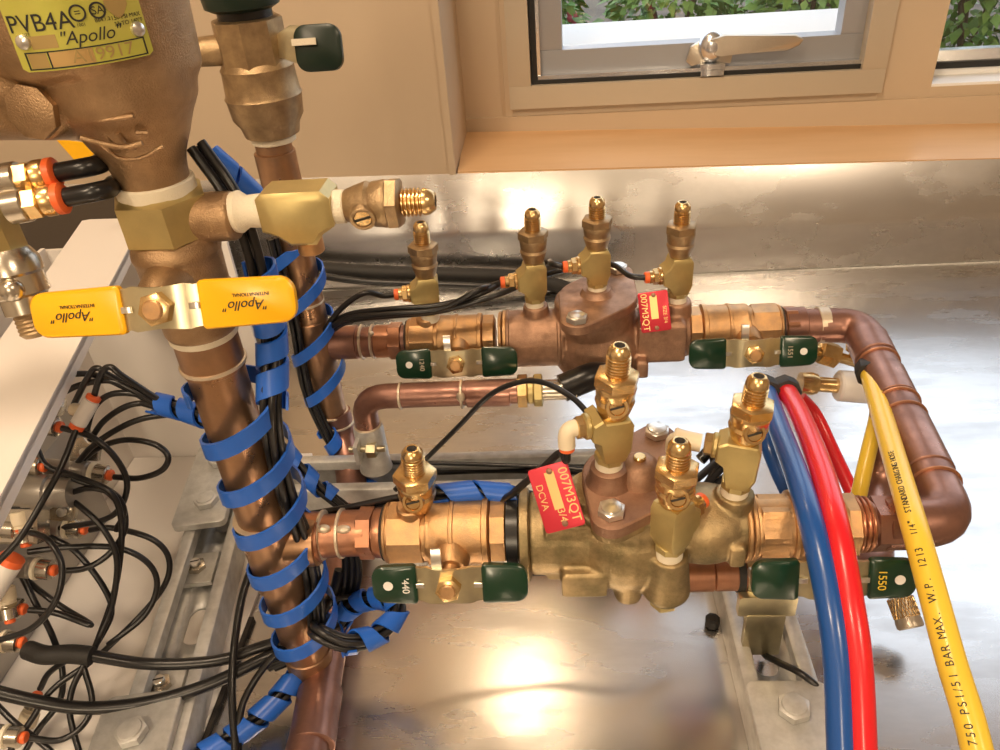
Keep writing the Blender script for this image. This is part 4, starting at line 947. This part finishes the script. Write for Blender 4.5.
# rag of hose and small bits on the bench
c = Z(712, 625, 0); t = thing('rubber_nut', 'small black rubber nut lying on the steel bench', 'nut', c)
g = G().fr((c.x, c.y, .2)); g.prism(8, 4.6, 0, 6.5, .2, 1.2); g.build('body', 'blackm', t)
G().fr((c.x, c.y, 6.6)).cyl(0, .5, 2.2, 16, .1).build('bore', 'groove', t)
k0 = Z(893, 580, 32); k1 = Z(907, 617, 20)
t = thing('knurled_fitting', 'knurled brass hose end lying on the bench under the front right handle', 'fitting', V((k1.x, k1.y, 0))); dd = (k1 - k0).normalized()
at(G(), k0 - dd * 4, dd).cyl(0, 14, 4.2).build('neck', 'brassb', t)
g = at(G(), k0, dd); N = 36; pr2 = [(9, 5.5), (10.5, 7.2), (22, 7.2), (24, 7.6), (27, 7.6), (28, 6.6), (28, 4.6), (23, 4.4)]
g.lathe(pr2, 36); g.build('knurled_nut', 'handle', t)
g = at(G(), k0, dd)
for k in range(24):
    a = 2 * PI * k / 24
    for sg in (-1, 1):
        g.tube([(7.25 * math.cos(a + sg * j * .12), 7.25 * math.sin(a + sg * j * .12), 10.5 + j * 2.8) for j in range(5)], .28, 5, 0)
g.build('knurling', 'brassb', t)
at(G(), k0, dd).cyl(23, 24, 4.4, 20, .1).build('bore', 'groove', t)
g = G(); g.tube([k0 - dd * 3, k0 - dd * 14 + V((0, 0, 4)), k0 - dd * 26 + V((-2, 6, 12)), k0 + V((-6, 40, 20))], 3.2, 12); g.build('black_stem', 'black', t)
# fittings behind, at the right
yq = 500
def RB(px, py, y=None): return Y(px, py, y or yq)
t = thing('gauge_fitting', 'brass valve fitting with round knob behind the yellow hose top', 'fitting', RB(830, 357))
a_, b_ = RB(815, 350), RB(868, 366); dd = (b_ - a_).normalized()
at(G(), a_ - dd * 2, dd).cyl(0, 36, 4, 20).build('stem', 'brassb', t)
at(G(), a_ + dd * 3, dd).prism(6, 9.2, 0, 15, .3, 1.3).build('hex_nut', 'brassb', t)
at(G(), RB(853, 358), (.05, .2, 1)).lathe([(0, 4), (4, 3), (6, 6.2), (11, 6.6), (12, 5)], 24).build('round_knob', 'brassb', t)
t = thing('hose_reel_fitting', 'white cylindrical adapter with brass end lying behind the red hose', 'fitting', RB(850, 386, 480))
a_, b_ = RB(800, 383, 482), RB(872, 388, 482); dd = (b_ - a_).normalized()
at(G(), a_, dd).lathe([(0, 8), (8, 8.6), (12, 7.5), (13, 5.6), (27, 5.6), (28, 7)], 26).build('brass_end', 'brassb', t)
at(G(), a_, dd).lathe([(27, 10), (28.5, 11.5), (50, 11.8), (54, 11)], 30).build('white_sleeve', 'whitep', t)
# ================================================================ HOSES
def hose(name, m, label, cat, pts, r, nut=None):
    P = [D(*p) for p in pts]
    if nut is None: return loose(G().tube(P, r, 20, 10), name, m, label, cat)
    t = thing(name, label, cat, P[0]); G().tube(P, r, 20, 10).build('hose_line', m, t)
    d = (P[1] - P[0]).normalized(); at(G(), P[0] - d * 5, d).lathe([(-6, 6), (-5, 8), (-.5, 8.6), (5, 9), (7, 8.6), (7.3, 6.2)], 8, True).build('hose_nut', 'blackm', t)
    return t
hose('hose', 'hblue', 'thick blue hose arching over the front right valve towards the camera', 'hose', [(766, 392, 480), (778, 425, 440), (797, 475, 392), (812, 525, 362), (827, 590, 345), (837, 660, 336), (842, 765, 330)], 6.0, 1)
hose('hose', 'hred', 'thick red hose arching over the front right valve beside the blue one', 'hose', [(787, 392, 482), (802, 420, 442), (822, 472, 392), (836, 525, 360), (848, 590, 343), (858, 660, 334), (863, 765, 328)], 6.0, 1)
yp = [(870, 374, 490), (881, 412, 450), (898, 470, 395), (914, 525, 358), (932, 590, 335), (951, 660, 318), (968, 715, 308), (982, 770, 300)]
hy = hose('hose', 'hyel', 'thick yellow hose with black lettering crossing in front of the copper return loop', 'hose', yp, 5.9, 1)
hose('hose', 'hblue', 'thinner blue hose strand further back, left of the thick blue hose', 'hose', [(768, 405, 545), (768, 440, 530), (778, 470, 525), (794, 505, 520), (815, 560, 515)], 5.6)
hose('hose', 'hred', 'thinner red hose strand further back, right of the thick red hose', 'hose', [(800, 398, 560), (815, 415, 560), (832, 450, 555), (855, 500, 540), (870, 545, 520)], 5.0)
hose('hose', 'hyel', 'thinner yellow hose strand dropping behind the thick yellow hose', 'hose', [(877, 385, 500), (877, 415, 480), (869, 450, 470), (860, 490, 465), (850, 545, 470)], 4.6)
yc = crom([D(*p) for p in yp], 20); cp_ = V((0, 0, H)); Ls = [0.0]
for a, b in zip(yc, yc[1:]): Ls.append(Ls[-1] + (b - a).length)
def on_hose(l):
    i = 0
    while i < len(Ls) - 2 and Ls[i + 1] < l: i += 1
    f = (l - Ls[i]) / (Ls[i + 1] - Ls[i]); return lerp(yc[i], yc[i + 1], f), (yc[i + 1] - yc[i]).normalized()
def hose_text(s, l, size):
    for ch in s:
        p, tg = on_hose(l); n = (cp_ - p); n = (n - tg * n.dot(tg)).normalized(); n = (n * 1 + (-tg).cross(n) * -.12).normalized(); u = -tg; v = n.cross(u)
        if ch != ' ':
            mt = Matrix((u, v, n)).transposed().to_4x4(); mt.translation = p + n * 5.9; text('hose_lettering', ch, size, mt, 'ink', hy, .12, sx=.9)
        l -= size * (.62 if ch not in 'I./1 ' else .48)
def len_at(px, py):
    best = 0; bd = 1e9
    for i, p in enumerate(yc):
        q = p - V((0, 0, H)); cxx = V((q.dot(V((_x.x, _y.x, _z.x))), 0, 0))
        c = V((q.x * _x.x + q.y * _y.x + q.z * _z.x, q.x * _x.y + q.y * _y.y + q.z * _z.y, q.x * _x.z + q.y * _y.z + q.z * _z.z))
        e = (500 + F * c.x / c.z - px) ** 2 + (375 + F * c.y / c.z - py) ** 2
        if e < bd: bd = e; best = Ls[i]
    return best
hose_text('750 PSI/51 BAR MAX.  W.P.  1213', len_at(976, 742), 4.6)
hose_text('1/4"  STANDARD CHARGING HOSE', len_at(918, 540), 3.9)
# ================================================================ TUBES AND WRAPS
def btube(pts, r=2.0, label=None, group=None, m='black', name='tube'):
    return loose(G().tube(pts, r, 10, 8), name, m, label, 'tube', group)
def wrap(label, pts, r, pitch, w_, hand=1, phase=0.0, th=1.2, tilt=0.0):
    return loose(G().wrap(pts, r, pitch, w_, th, phase, hand, tilt), 'spiral_wrap', 'blue', label, 'cable wrap')
def bundle(pts, n, R_, r, label, group, twist=.3):
    path = crom([V(p) for p in pts], 6); T, N = frames_along(path)
    for k in range(n):
        out = []
        for i, (p, t, nn) in enumerate(zip(path, T, N)):
            a = 2 * PI * k / n + twist * i / 6; b = t.cross(nn); out.append(p + (nn * math.cos(a) + b * math.sin(a)) * R_)
        btube(out[::2] + ([out[-1]] if len(out) % 2 == 0 else []), r, label, group)
# front riser
wrap('blue spiral wrap wound round the thick front riser and its tubes', [(XR1 + 4.5, RY - 1, 225), (XR1 + 4.5, RY - 1, 130), (XR1 + 3.5, RY - 1, 34)], 18.6, 28.5, 9.6, 1, 2.2, tilt=3.2)
bp = [D(196, 146, 300), D(232, 196, 305), D(252, 245, 318), D(266, 300, 330), D(272, 345, 345), V((XR1 + 22, RY - 4, 212)), V((XR1 + 18, RY - 4, 185)), V((XR1 + 17.2, RY - 4, 150)), V((XR1 + 18, RY - 3, 128)), V((XR1 + 17, RY - 4, 95)), V((XR1 + 14, RY - 8, 64))]
e_ = [Z(345, 640, 30), Z(375, 636, 30), Z(396, 620, 30), Z(392, 603, 26), Z(365, 602, 22), Z(345, 615, 20), Z(330, 640, 8)]
bundle(bp[3:], 5, 3.3, 1.8, 'black tube strapped along the thick front riser under blue wrap', 'black tubes strapped to the front riser')
bundle(bp[:4], 3, 2.6, 1.9, 'black tube arching down from behind the vacuum breaker to the blue wrap', 'black tubes coming from behind the vacuum breaker')
wrap('blue wrap on the tube bundle just right of the yellow handle', [D(258, 262, 322), D(266, 300, 330), D(272, 345, 345), V((XR1 + 22, RY - 4, 208))], 6.0, 15.5, 12.5)
wrap('short blue wrap piece above, between the vacuum breaker and the brass tee', [D(205, 152, 360), D(228, 172, 360), D(262, 205, 370)], 5.0, 14, 12.8)
lp = [V((XR1 + 14, RY - 8, 64)), D(318, 632, 405)] + [D(345, 643, 405), D(372, 638, 412), D(394, 620, 420), D(396, 603, 428), D(376, 598, 440), D(352, 606, 450), D(338, 625, 455)]
bundle(lp, 4, 2.8, 1.9, 'black tube looping right from the foot of the front riser', 'black tubes in the wrapped loop at the riser foot')
wrap('blue wrap on the small loop right of the front riser\'s foot', lp[2:], 5.4, 15, 10)
# lower left wrapped bundle leaving the picture
lw = [D(300, 668, 452), D(288, 688, 445), D(262, 715, 435), D(225, 742, 430), D(185, 765, 425)]
bundle([D(312, 640, 440)] + lw, 4, 2.8, 1.9, 'black tube heading to the bottom edge inside blue wrap', 'black tubes in the bottom wrapped bundle')
wrap('blue wrap on the bundle leaving at the bottom edge, left of the riser foot', lw, 5.8, 16, 12.5)
# rear riser
wrap('blue spiral wrap wound round the rear riser and its tubes', [(XR2 + .5, YR2 - 4, 205), (XR2 + .5, YR2 - 4, 120), (XR2 + 2, YR2 - 4, 78)], 17.0, 36, 9.5, 1, .6, tilt=6)
b2 = [Y(272, 238, YR2 - 13), Y(285, 285, YR2 - 14), Y(296, 330, YR2 - 14), Y(306, 385, YR2 - 14), Y(325, 430, YR2 - 16), Y(350, 470, YR2 - 20), Y(375, 492, YR2 - 34), Y(398, 512, YR2 - 60)]
bundle(b2, 4, 2.7, 1.8, 'black tube strapped along the rear riser under blue wrap', 'black tubes strapped to the rear riser')
wrap('blue wrap on the bundle slanting right below the rear riser', b2[4:], 6.0, 17, 10.5, 1, 1.0)
wrap('blue wrap on the short bundle between the two risers', [D(283, 447, 500), D(300, 468, 500), D(318, 486, 500), D(334, 498, 500)], 5.0, 17, 10, 1, 1)
bundle([D(275, 440, 500), D(300, 468, 500), D(318, 486, 500), D(345, 508, 500)], 3, 2.6, 1.7, 'black tube in the short bundle between the two risers', 'black tubes between the risers')
# horizontal tubes behind the front left valve with blue wrap
hw_ = [D(300, 520, 415), D(345, 512, 412), D(400, 500, 405), D(440, 494, 400), D(480, 492, 400), D(515, 496, 398), D(540, 500, 402)]
bundle(hw_, 3, 2.4, 1.7, 'black tube running behind the front left valve to the red-tagged body', 'black tubes behind the front left valve')
wrap('blue wrap lying along the back of the front left valve', [D(430, 496, 399), D(455, 492, 399), D(490, 491, 399), D(524, 497, 398)], 4.3, 19, 17.5)
# cable tie
g = at(G(), (-26.6, YF, 117.5), XD); g.lathe([(-3, 16.8), (-3, 19.6), (2.6, 19.6), (2.6, 16.8)], 40, cap=False); loose(g, 'cable_tie', 'black', 'wide black strap round the joint beside the red-tagged front body', 'strap')
# ports to bundle at the rear
ce = V((Y(335, 322, 470).x, 470, Y(335, 322, 470).z))
def pt(px, py, y): return Y(px, py, y)
btube([PORT['B0'], PORT['B0'] + V((-8, -1, 0)), pt(365, 293, 470), pt(345, 305, 468), pt(330, 322, 468), pt(322, 335, 470)], 2.0, 'black tube from the leftmost rear test cock to the rear riser')
btube([PORT['B1'], PORT['B1'] + V((-8, -1, -2)), pt(478, 290, 462), pt(440, 309, 458), pt(390, 314, 458), pt(350, 318, 462), pt(325, 330, 470)], 2.0, 'black tube from the second rear test cock sweeping left to the riser')
btube([PORT['B2'], PORT['B2'] + V((-8, 6, 0)), pt(548, 262, 505), pt(520, 272, 500), pt(485, 292, 468), pt(440, 305, 462), pt(390, 309, 462), pt(350, 314, 466), pt(328, 326, 472)], 2.0, 'black tube from the cover-mounted rear test cock passing behind its neighbour')
btube([PORT['B3'], PORT['B3'] + V((-10, 4, 0)), pt(610, 264, 505), pt(575, 268, 505), pt(545, 275, 500), pt(500, 294, 466), pt(440, 311, 460), pt(390, 316, 460), pt(350, 321, 464), pt(330, 332, 472)], 2.0, 'black tube from the rightmost rear test cock, longest of the rear sweep')
g = G().tube([Y(270, 264, 782), Y(340, 270, 782), Y(400, 273, 782), Y(470, 275, 782), Y(520, 278, 780), Y(565, 288, 770), Z(600, 306, 9.5), Z(630, 325, 9.5)], 8.0, 18)
loose(g, 'corrugated_hose', 'blackm', 'thick black braided hose lying along the bench at the foot of the splash', 'hose')
btube([Y(250, 262, 750), Y(300, 272, 762), Y(360, 281, 768), Y(430, 284, 768), Y(500, 287, 766)], 4.0, 'thinner black hose lying just in front of the braided one on the bench')
# front tubes
s_ = PORT['F1']
btube([s_, s_ + V((-.5, -.5, -5)), D(560, 453, 368), D(543, 468, 374), D(526, 482, 382), D(512, 494, 390), D(502, 500, 396)], 1.9, 'black tube from the ivory elbow running down to the blue wrap')
btube([D(592, 420, 374), D(584, 409, 378), D(570, 396, 384), D(545, 383, 392), D(520, 382, 402), D(490, 395, 420), D(460, 425, 440), D(435, 450, 450), D(415, 470, 450), D(395, 490, 440)], 1.5, 'thin black tube arching from the tall front test cock down to the left')
btube([Z(375, 462, 44), Z(430, 463, 43), Z(500, 465, 43), Z(580, 469, 43), Z(640, 480, 43)], 1.6, 'thin black tube lying along the crosswise strut')
btube([Z(340, 470, 20), Z(420, 472, 22), Z(500, 470, 22), Z(590, 472, 22)], 2.6, 'black tube lying inside the crosswise strut channel')
btube([Z(330, 600, 60), Z(375, 592, 60), Z(400, 585, 60), Z(460, 576, 58), Z(540, 573, 55), Z(620, 576, 55), Z(680, 585, 40)], 1.6, 'long thin black tube passing under the front assembly')
for i, (a0, a1) in enumerate((((720, 470), (690, 500)), ((724, 478), (694, 506)), ((728, 486), (698, 512)), ((716, 462), (684, 490)))):
    btube([D(a0[0] + 14, a0[1] - 18, 420), D(*a0, 412), D(*a1, 400), D(a1[0] - 14, a1[1] + 12, 396)], 2.0, 'black tube in the fan between the two right-hand front test cocks', 'black tubes fanned behind the front right test cocks')
g = G().tube([D(700, 460, 430), D(712, 450, 430), D(716, 470, 425), D(706, 490, 415)], 3.2, 12); loose(g, 'tube', 'black', 'thicker black tube curving behind the near side test cock', 'tube')
g = G().tube([Z(764, 652, 4), Z(766, 656, 14), Z(780, 663, 26), Z(800, 673, 30), Z(818, 688, 26), Z(829, 708, 14)], 1.9, 10); loose(g, 'cable_tie', 'black', 'loose black tie threaded through the slot of the right strut', 'cable tie')
# tubes between the risers' feet
for k, (dx, l_) in enumerate(((0, 'behind the riser foot, left of three'), (7, 'behind the riser foot, middle of three'), (13, 'behind the riser foot, right of three'))):
    btube([D(318 + dx, 520, 440), D(342 + dx * .8, 545, 445), D(345 + dx, 580, 450), D(335 + dx * .6, 615, 455), D(300 + dx, 650, 452), D(262 + dx, 668, 452)], 2.3, 'black tube curving down ' + l_)
# long runs across the white base
btube([D(88, 655, 430), D(150, 664, 440), D(215, 661, 445), D(258, 648, 450), D(300, 632, 450), D(330, 600, 450), D(340, 570, 448)], 3.3, 'thick black tube from the taped joint across the white sheet, the upper run')
btube([D(-20, 688, 420), D(40, 702, 425), D(90, 708, 430), D(150, 702, 435), D(210, 684, 440), D(262, 660, 446), D(300, 645, 452)], 3.6, 'thick black tube from the left edge across the white sheet, the lower run')
btube([D(262, 545, 420), D(244, 590, 430), D(235, 640, 440), D(232, 690, 435), D(236, 760, 420)], 2.2, 'black tube hanging left of the riser down to the bottom edge')
btube([D(300, 640, 430), D(275, 655, 435), D(252, 685, 435), D(240, 715, 430), D(238, 765, 425)], 2.0, 'black tube curving from behind the riser foot to the bottom edge')
g = G().tube([D(28, 650, 432), D(45, 655, 428), D(70, 654, 428), D(92, 656, 428)], 5.2, 14); loose(g, 'taped_joint', 'blackm', 'bulky black taped joint where tubes meet in the white enclosure', 'joint')
# ================================================================ ENCLOSURE FITTINGS
mb = thing('valve_manifold', 'grey metal manifold block hidden under the white flange', 'manifold', (-330, 300, 40))
g = G(); mm = Matrix((ud.cross(UP), ud, UP)).transposed().to_4x4(); g.M = Matrix.Translation((-346, 290, 0)); g.box(-18, 0, -190, 150, 60, 96, 2); g.box(-18, -6, -180, 140, 3, 60, 2); g.build('block', 'smoke', mb)
FT = 'flow control fittings in the white enclosure'
def fitting(px, py, d, label, ang=8, L=46, sc=1.0, body='smoke', col=True, cream=True):
    tip = D(px, py, d); a = math.radians(ang)
    u = (right_dir * math.cos(a) + down_dir * math.sin(a)).normalized()
    t = thing('push_fitting', label, 'fitting', tip)
    o = tip - u * L * sc
    q = lambda l: [(z * sc, r * sc) for z, r in l]
    at(G(), o, u).lathe(q([(0, 5.5), (L - 30, 6), (L - 29, 7.2), (L - 20, 7.2), (L - 19, 6.4), (L - 17, 6.4)]), 20).build('barrel', body, t)
    if cream: at(G(), o, u).lathe(q([(L - 17.4, 6), (L - 17, 7.6), (L - 14.6, 7.6), (L - 14.2, 6)]), 22).build('cream_ring', 'tape', t)
    at(G(), o, u).prism(12, 6.8 * sc, (L - 14.4) * sc, (L - 5.5) * sc, 0, .8).build('knurled_nut', 'nickel', t)
    if col: at(G(), o, u).lathe(q([(L - 5.6, 3.2), (L - 5, 3.9), (L - 3, 3.9), (L - 2.2, 3.2)]), 18).build('release_collar', 'orange', t)
right_dir = V((_x.x, _y.x, _z.x)); down_dir = V((_x.y, _y.y, _z.y))
fl_ = [(70, 410, 430, 'topmost flow fitting, joined to the white tee', 15, False), (66, 428, 425, 'flow fitting just below the white tee, collar pointing right', 8, True),
       (50, 467, 425, 'flow fitting at the edge of the flange, left of the long black tube', 6, True), (116, 476, 440, 'flow fitting furthest right, feeding the open black loop', 8, True),
       (66, 494, 428, 'flow fitting in the middle, beside the small silver plate', 10, True), (90, 530, 450, 'long double-ringed flow fitting low in the enclosure', 6, True),
       (26, 530, 425, 'flow fitting left of the straight black tube, near the badge', 4, True), (60, 571, 432, 'flow fitting pointing right below the double-ringed one', 6, True),
       (29, 610, 430, 'flow fitting at the left edge above the taped joint', 8, True), (28, 643, 432, 'flow fitting pushed into the taped joint', 4, True),
       (30, 738, 420, 'flow fitting in the bottom left corner', 4, True), (50, 536, 440, 'short flow fitting between two others, its collar beside the straight tube', 12, True)]
for px, py, d, l_, an, c_ in fl_: fitting(px, py, d, l_, an, L=54, sc=.82, col=c_)
for px, py, d, l_ in ((36, 447, 425, 'small grey port pointing down at the flange edge'), (27, 550, 425, 'small pink-collared port pointing down near the left edge'), (11, 626, 425, 'small pink-collared port pointing down, lower left'), (39, 690, 440, 'small pink-collared port under the lower long black tube')):
    fitting(px, py, d, l_, 80 if py < 680 else -70, 24, .72, 'ivory', True, False)
# white tee connector
p0, p1 = D(94, 397, 418), D(76, 428, 418); dd = (p1 - p0).normalized(); L_ = (p1 - p0).length
t = thing('tee_connector', 'white plastic push-in tee with orange collars at both ends', 'connector', p1)
at(G(), p0, dd).lathe([(2, 3.6), (2.6, 4.2), (L_ - 2.6, 4.2), (L_ - 2, 3.6)], 22).build('body', 'whitep', t)
pm = lerp(p0, p1, .5); at(G(), pm, (D(70, 408, 424) - pm).normalized()).cyl(0, 10, 3.6, 20).build('branch', 'ivory', t)
at(G(), p0, dd).lathe([(-1, 2.8), (-.4, 3.9), (1.4, 3.9), (2, 3.4)], 20).build('release_collar', 'orange', t)
at(G(), p0, dd).lathe([(L_ - 2, 3.4), (L_ - 1.4, 3.9), (L_ + .4, 3.9), (L_ + 1, 2.8)], 20).build('release_collar', 'orange', t)
# white Y connector at the left edge
t = thing('tee_connector', 'white push-in connector with a big orange collar at the left edge', 'connector', D(-2, 590, 415))
a_, b_ = D(10, 562, 415), D(-14, 600, 415); at(G(), a_, b_ - a_).cyl(0, 24, 6.5, 22).build('body', 'whitep', t); at(G(), a_, b_ - a_).lathe([(-4, 4), (-3, 6.4), (.5, 6.6)], 22).build('release_collar', 'orange', t)
# silver regulator with badge
t = thing('pressure_regulator', 'silver grey regulator block with a small dark badge', 'regulator', D(30, 515, 420))
a_ = D(0, 492, 425); u_ = right_dir
at(G(), a_, u_).lathe([(-10, 9), (14, 9), (15, 9.6), (27, 9.6), (28, 8.4), (40, 8.4)], 28).build('barrel', 'smoke', t)
g = G(); mt = Matrix((right_dir, -down_dir, -V((_x.z, _y.z, _z.z)))).transposed().to_4x4(); mt.translation = D(17, 515, 428); g.M = mt; g.box(-11, 14, -15, 10, -8, 6, 2); g.build('block', 'nickel', t)
g = G(); mt = mt.copy(); mt.translation = D(18, 503, 420); g.M = mt; g.poly(rrect(17, 6.5, 3, 4), -.5, .6, .3); bd = g.build('badge', 'ink', t)
text('badge_lettering', 'KOGANEI', 3.2, Matrix.Translation(D(18, 503, 419.2)) @ mt.to_3x3().to_4x4(), 'nickel', bd, .05)
for px, py, l_ in ((62, 512, 'small silver elbow with screw head under the flow fittings, upper'), (85, 452, 'small silver bracket behind the black tubes')):
    t = thing('bracket', l_, 'bracket', D(px, py, 445)); g = G(); mt = mt.copy(); mt.translation = D(px, py, 448); g.M = mt; g.poly([(-8, -5), (8, -5), (9, 3), (3, 5), (0, 9), (-8, 7)], -2, 2, .6); g.build('body', 'nickel', t)
    at(G(), D(px, py, 444), -V((_x.z, _y.z, _z.z))).cyl(-1, 2, 2.6, 16).build('screw_head', 'zincp', t)
# the tangle
TG = [
 ([(58, 376, 425), (90, 374, 420), (120, 385, 418), (152, 403, 425)], 'topmost black tube leaving the flange towards the blue wrap'),
 ([(50, 400, 425), (80, 385, 420), (112, 381, 415), (140, 394, 418), (160, 405, 425)], 'second black tube from the top, leaving under the flange'),
 ([(74, 404, 424), (88, 377, 415), (97, 368, 412), (112, 377, 414), (165, 405, 425)], 'black tube rising from the white tee\'s side and bending over'),
 ([(94, 396, 418), (101, 374, 412), (110, 367, 410), (124, 377, 412), (168, 406, 425)], 'black tube rising out of the white tee\'s top and bending over'),
 ([(85, 436, 430), (94, 408, 424), (112, 394, 420), (140, 395, 420), (166, 406, 426)], 'black tube passing right of the white tee up to the wrap'),
 ([(90, 440, 436), (105, 420, 430), (130, 405, 428), (160, 403, 428)], 'black tube curving gently up to the blue wrap, fourth from the top'),
 ([(72, 470, 440), (95, 444, 434), (135, 421, 430), (180, 413, 430)], 'lowest black tube joining the blue wrap from the left'),
 ([(114, 477, 440), (140, 478, 438), (162, 470, 436), (168, 456, 434), (154, 444, 434), (125, 440, 436), (97, 449, 440), (72, 470, 444)], 'black tube making an open loop to the right'),
 ([(62, 428, 422), (90, 436, 420), (114, 456, 424), (127, 482, 430), (120, 508, 436), (100, 521, 440), (60, 528, 446)], 'black tube arching from under the white tee round to the long fitting'),
 ([(76, 430, 416), (62, 465, 410), (42, 502, 405), (20, 538, 400), (-6, 566, 398)], 'straight black tube slanting from the white tee to the left edge'),
 ([(37, 449, 425), (46, 465, 424), (72, 478, 424), (104, 490, 428), (120, 504, 434)], 'black tube from the small grey port curving right'),
 ([(50, 468, 425), (80, 478, 422), (110, 492, 424), (121, 518, 430), (120, 560, 438), (112, 600, 442), (94, 650, 438)], 'long black tube falling from the edge fitting to the taped joint'),
 ([(66, 494, 427), (92, 488, 424), (116, 496, 428), (124, 512, 434), (116, 530, 440)], 'short black tube hooking right from the middle fitting'),
 ([(64, 496, 430), (82, 508, 426), (104, 530, 428), (117, 560, 432), (112, 605, 438), (98, 640, 438)], 'black tube bowing down through the middle of the tangle'),
 ([(26, 531, 420), (48, 540, 414), (62, 566, 412), (56, 600, 412), (32, 628, 412), (-6, 642, 412)], 'black tube hooping round the lower fittings to the left edge'),
 ([(50, 537, 436), (76, 552, 436), (104, 588, 440), (111, 615, 442), (92, 652, 440)], 'black tube from the short fitting slanting down to the joint'),
 ([(28, 552, 430), (70, 547, 434), (118, 548, 440), (148, 563, 446), (157, 586, 450), (144, 616, 450), (108, 645, 446)], 'black tube making the widest rightward bow'),
 ([(90, 530, 450), (112, 528, 448), (150, 538, 452), (168, 556, 456), (166, 582, 458), (142, 614, 456), (100, 655, 448)], 'black tube bowing right beside the left strut'),
 ([(60, 571, 432), (86, 568, 432), (110, 553, 434), (125, 528, 436), (120, 500, 436), (98, 484, 432)], 'black tube curling up from the right-pointing fitting'),
 ([(29, 610, 430), (56, 613, 430), (91, 625, 432), (62, 607, 438), (36, 588, 440), (12, 566, 440)], 'black tube doubled back in a sharp flat bend'),
 ([(20, 572, 436), (34, 600, 436), (52, 635, 440), (62, 668, 442), (60, 700, 440), (38, 730, 436), (20, 760, 432)], 'black tube running down the left side to the bottom corner'),
 ([(40, 689, 438), (50, 672, 436), (74, 656, 434)], 'short black tube rising from the lowest small port'),
 ([(30, 738, 420), (60, 740, 424), (84, 724, 428), (92, 700, 432), (84, 668, 434)], 'black tube curling from the corner fitting up to the joint'),
 ([(84, 665, 434), (72, 690, 430), (70, 716, 428), (82, 762, 424)], 'black tube dropping straight from the joint to the bottom edge'),
 ([(88, 664, 436), (52, 690, 430), (30, 722, 426), (4, 760, 420)], 'black tube slanting from the joint to the bottom left corner'),
 ([(-8, 700, 428), (14, 722, 424), (40, 742, 424), (66, 765, 420)], 'black tube crossing the bottom left corner'),
]
for pts, l_ in TG: btube([D(*p) for p in pts], 1.7, l_)
wrap('blue wrap on the bundle between the enclosure and the front riser', [D(150, 402, 428), D(172, 407, 424), D(195, 414, 420), D(216, 422, 416)], 5.0, 15, 11.5, 1, .5)
bundle([D(145, 400, 428), D(172, 407, 424), D(195, 414, 420), D(225, 426, 416)], 4, 2.6, 1.9, 'black tube in the wrapped bundle left of the front riser', 'black tubes between enclosure and riser')
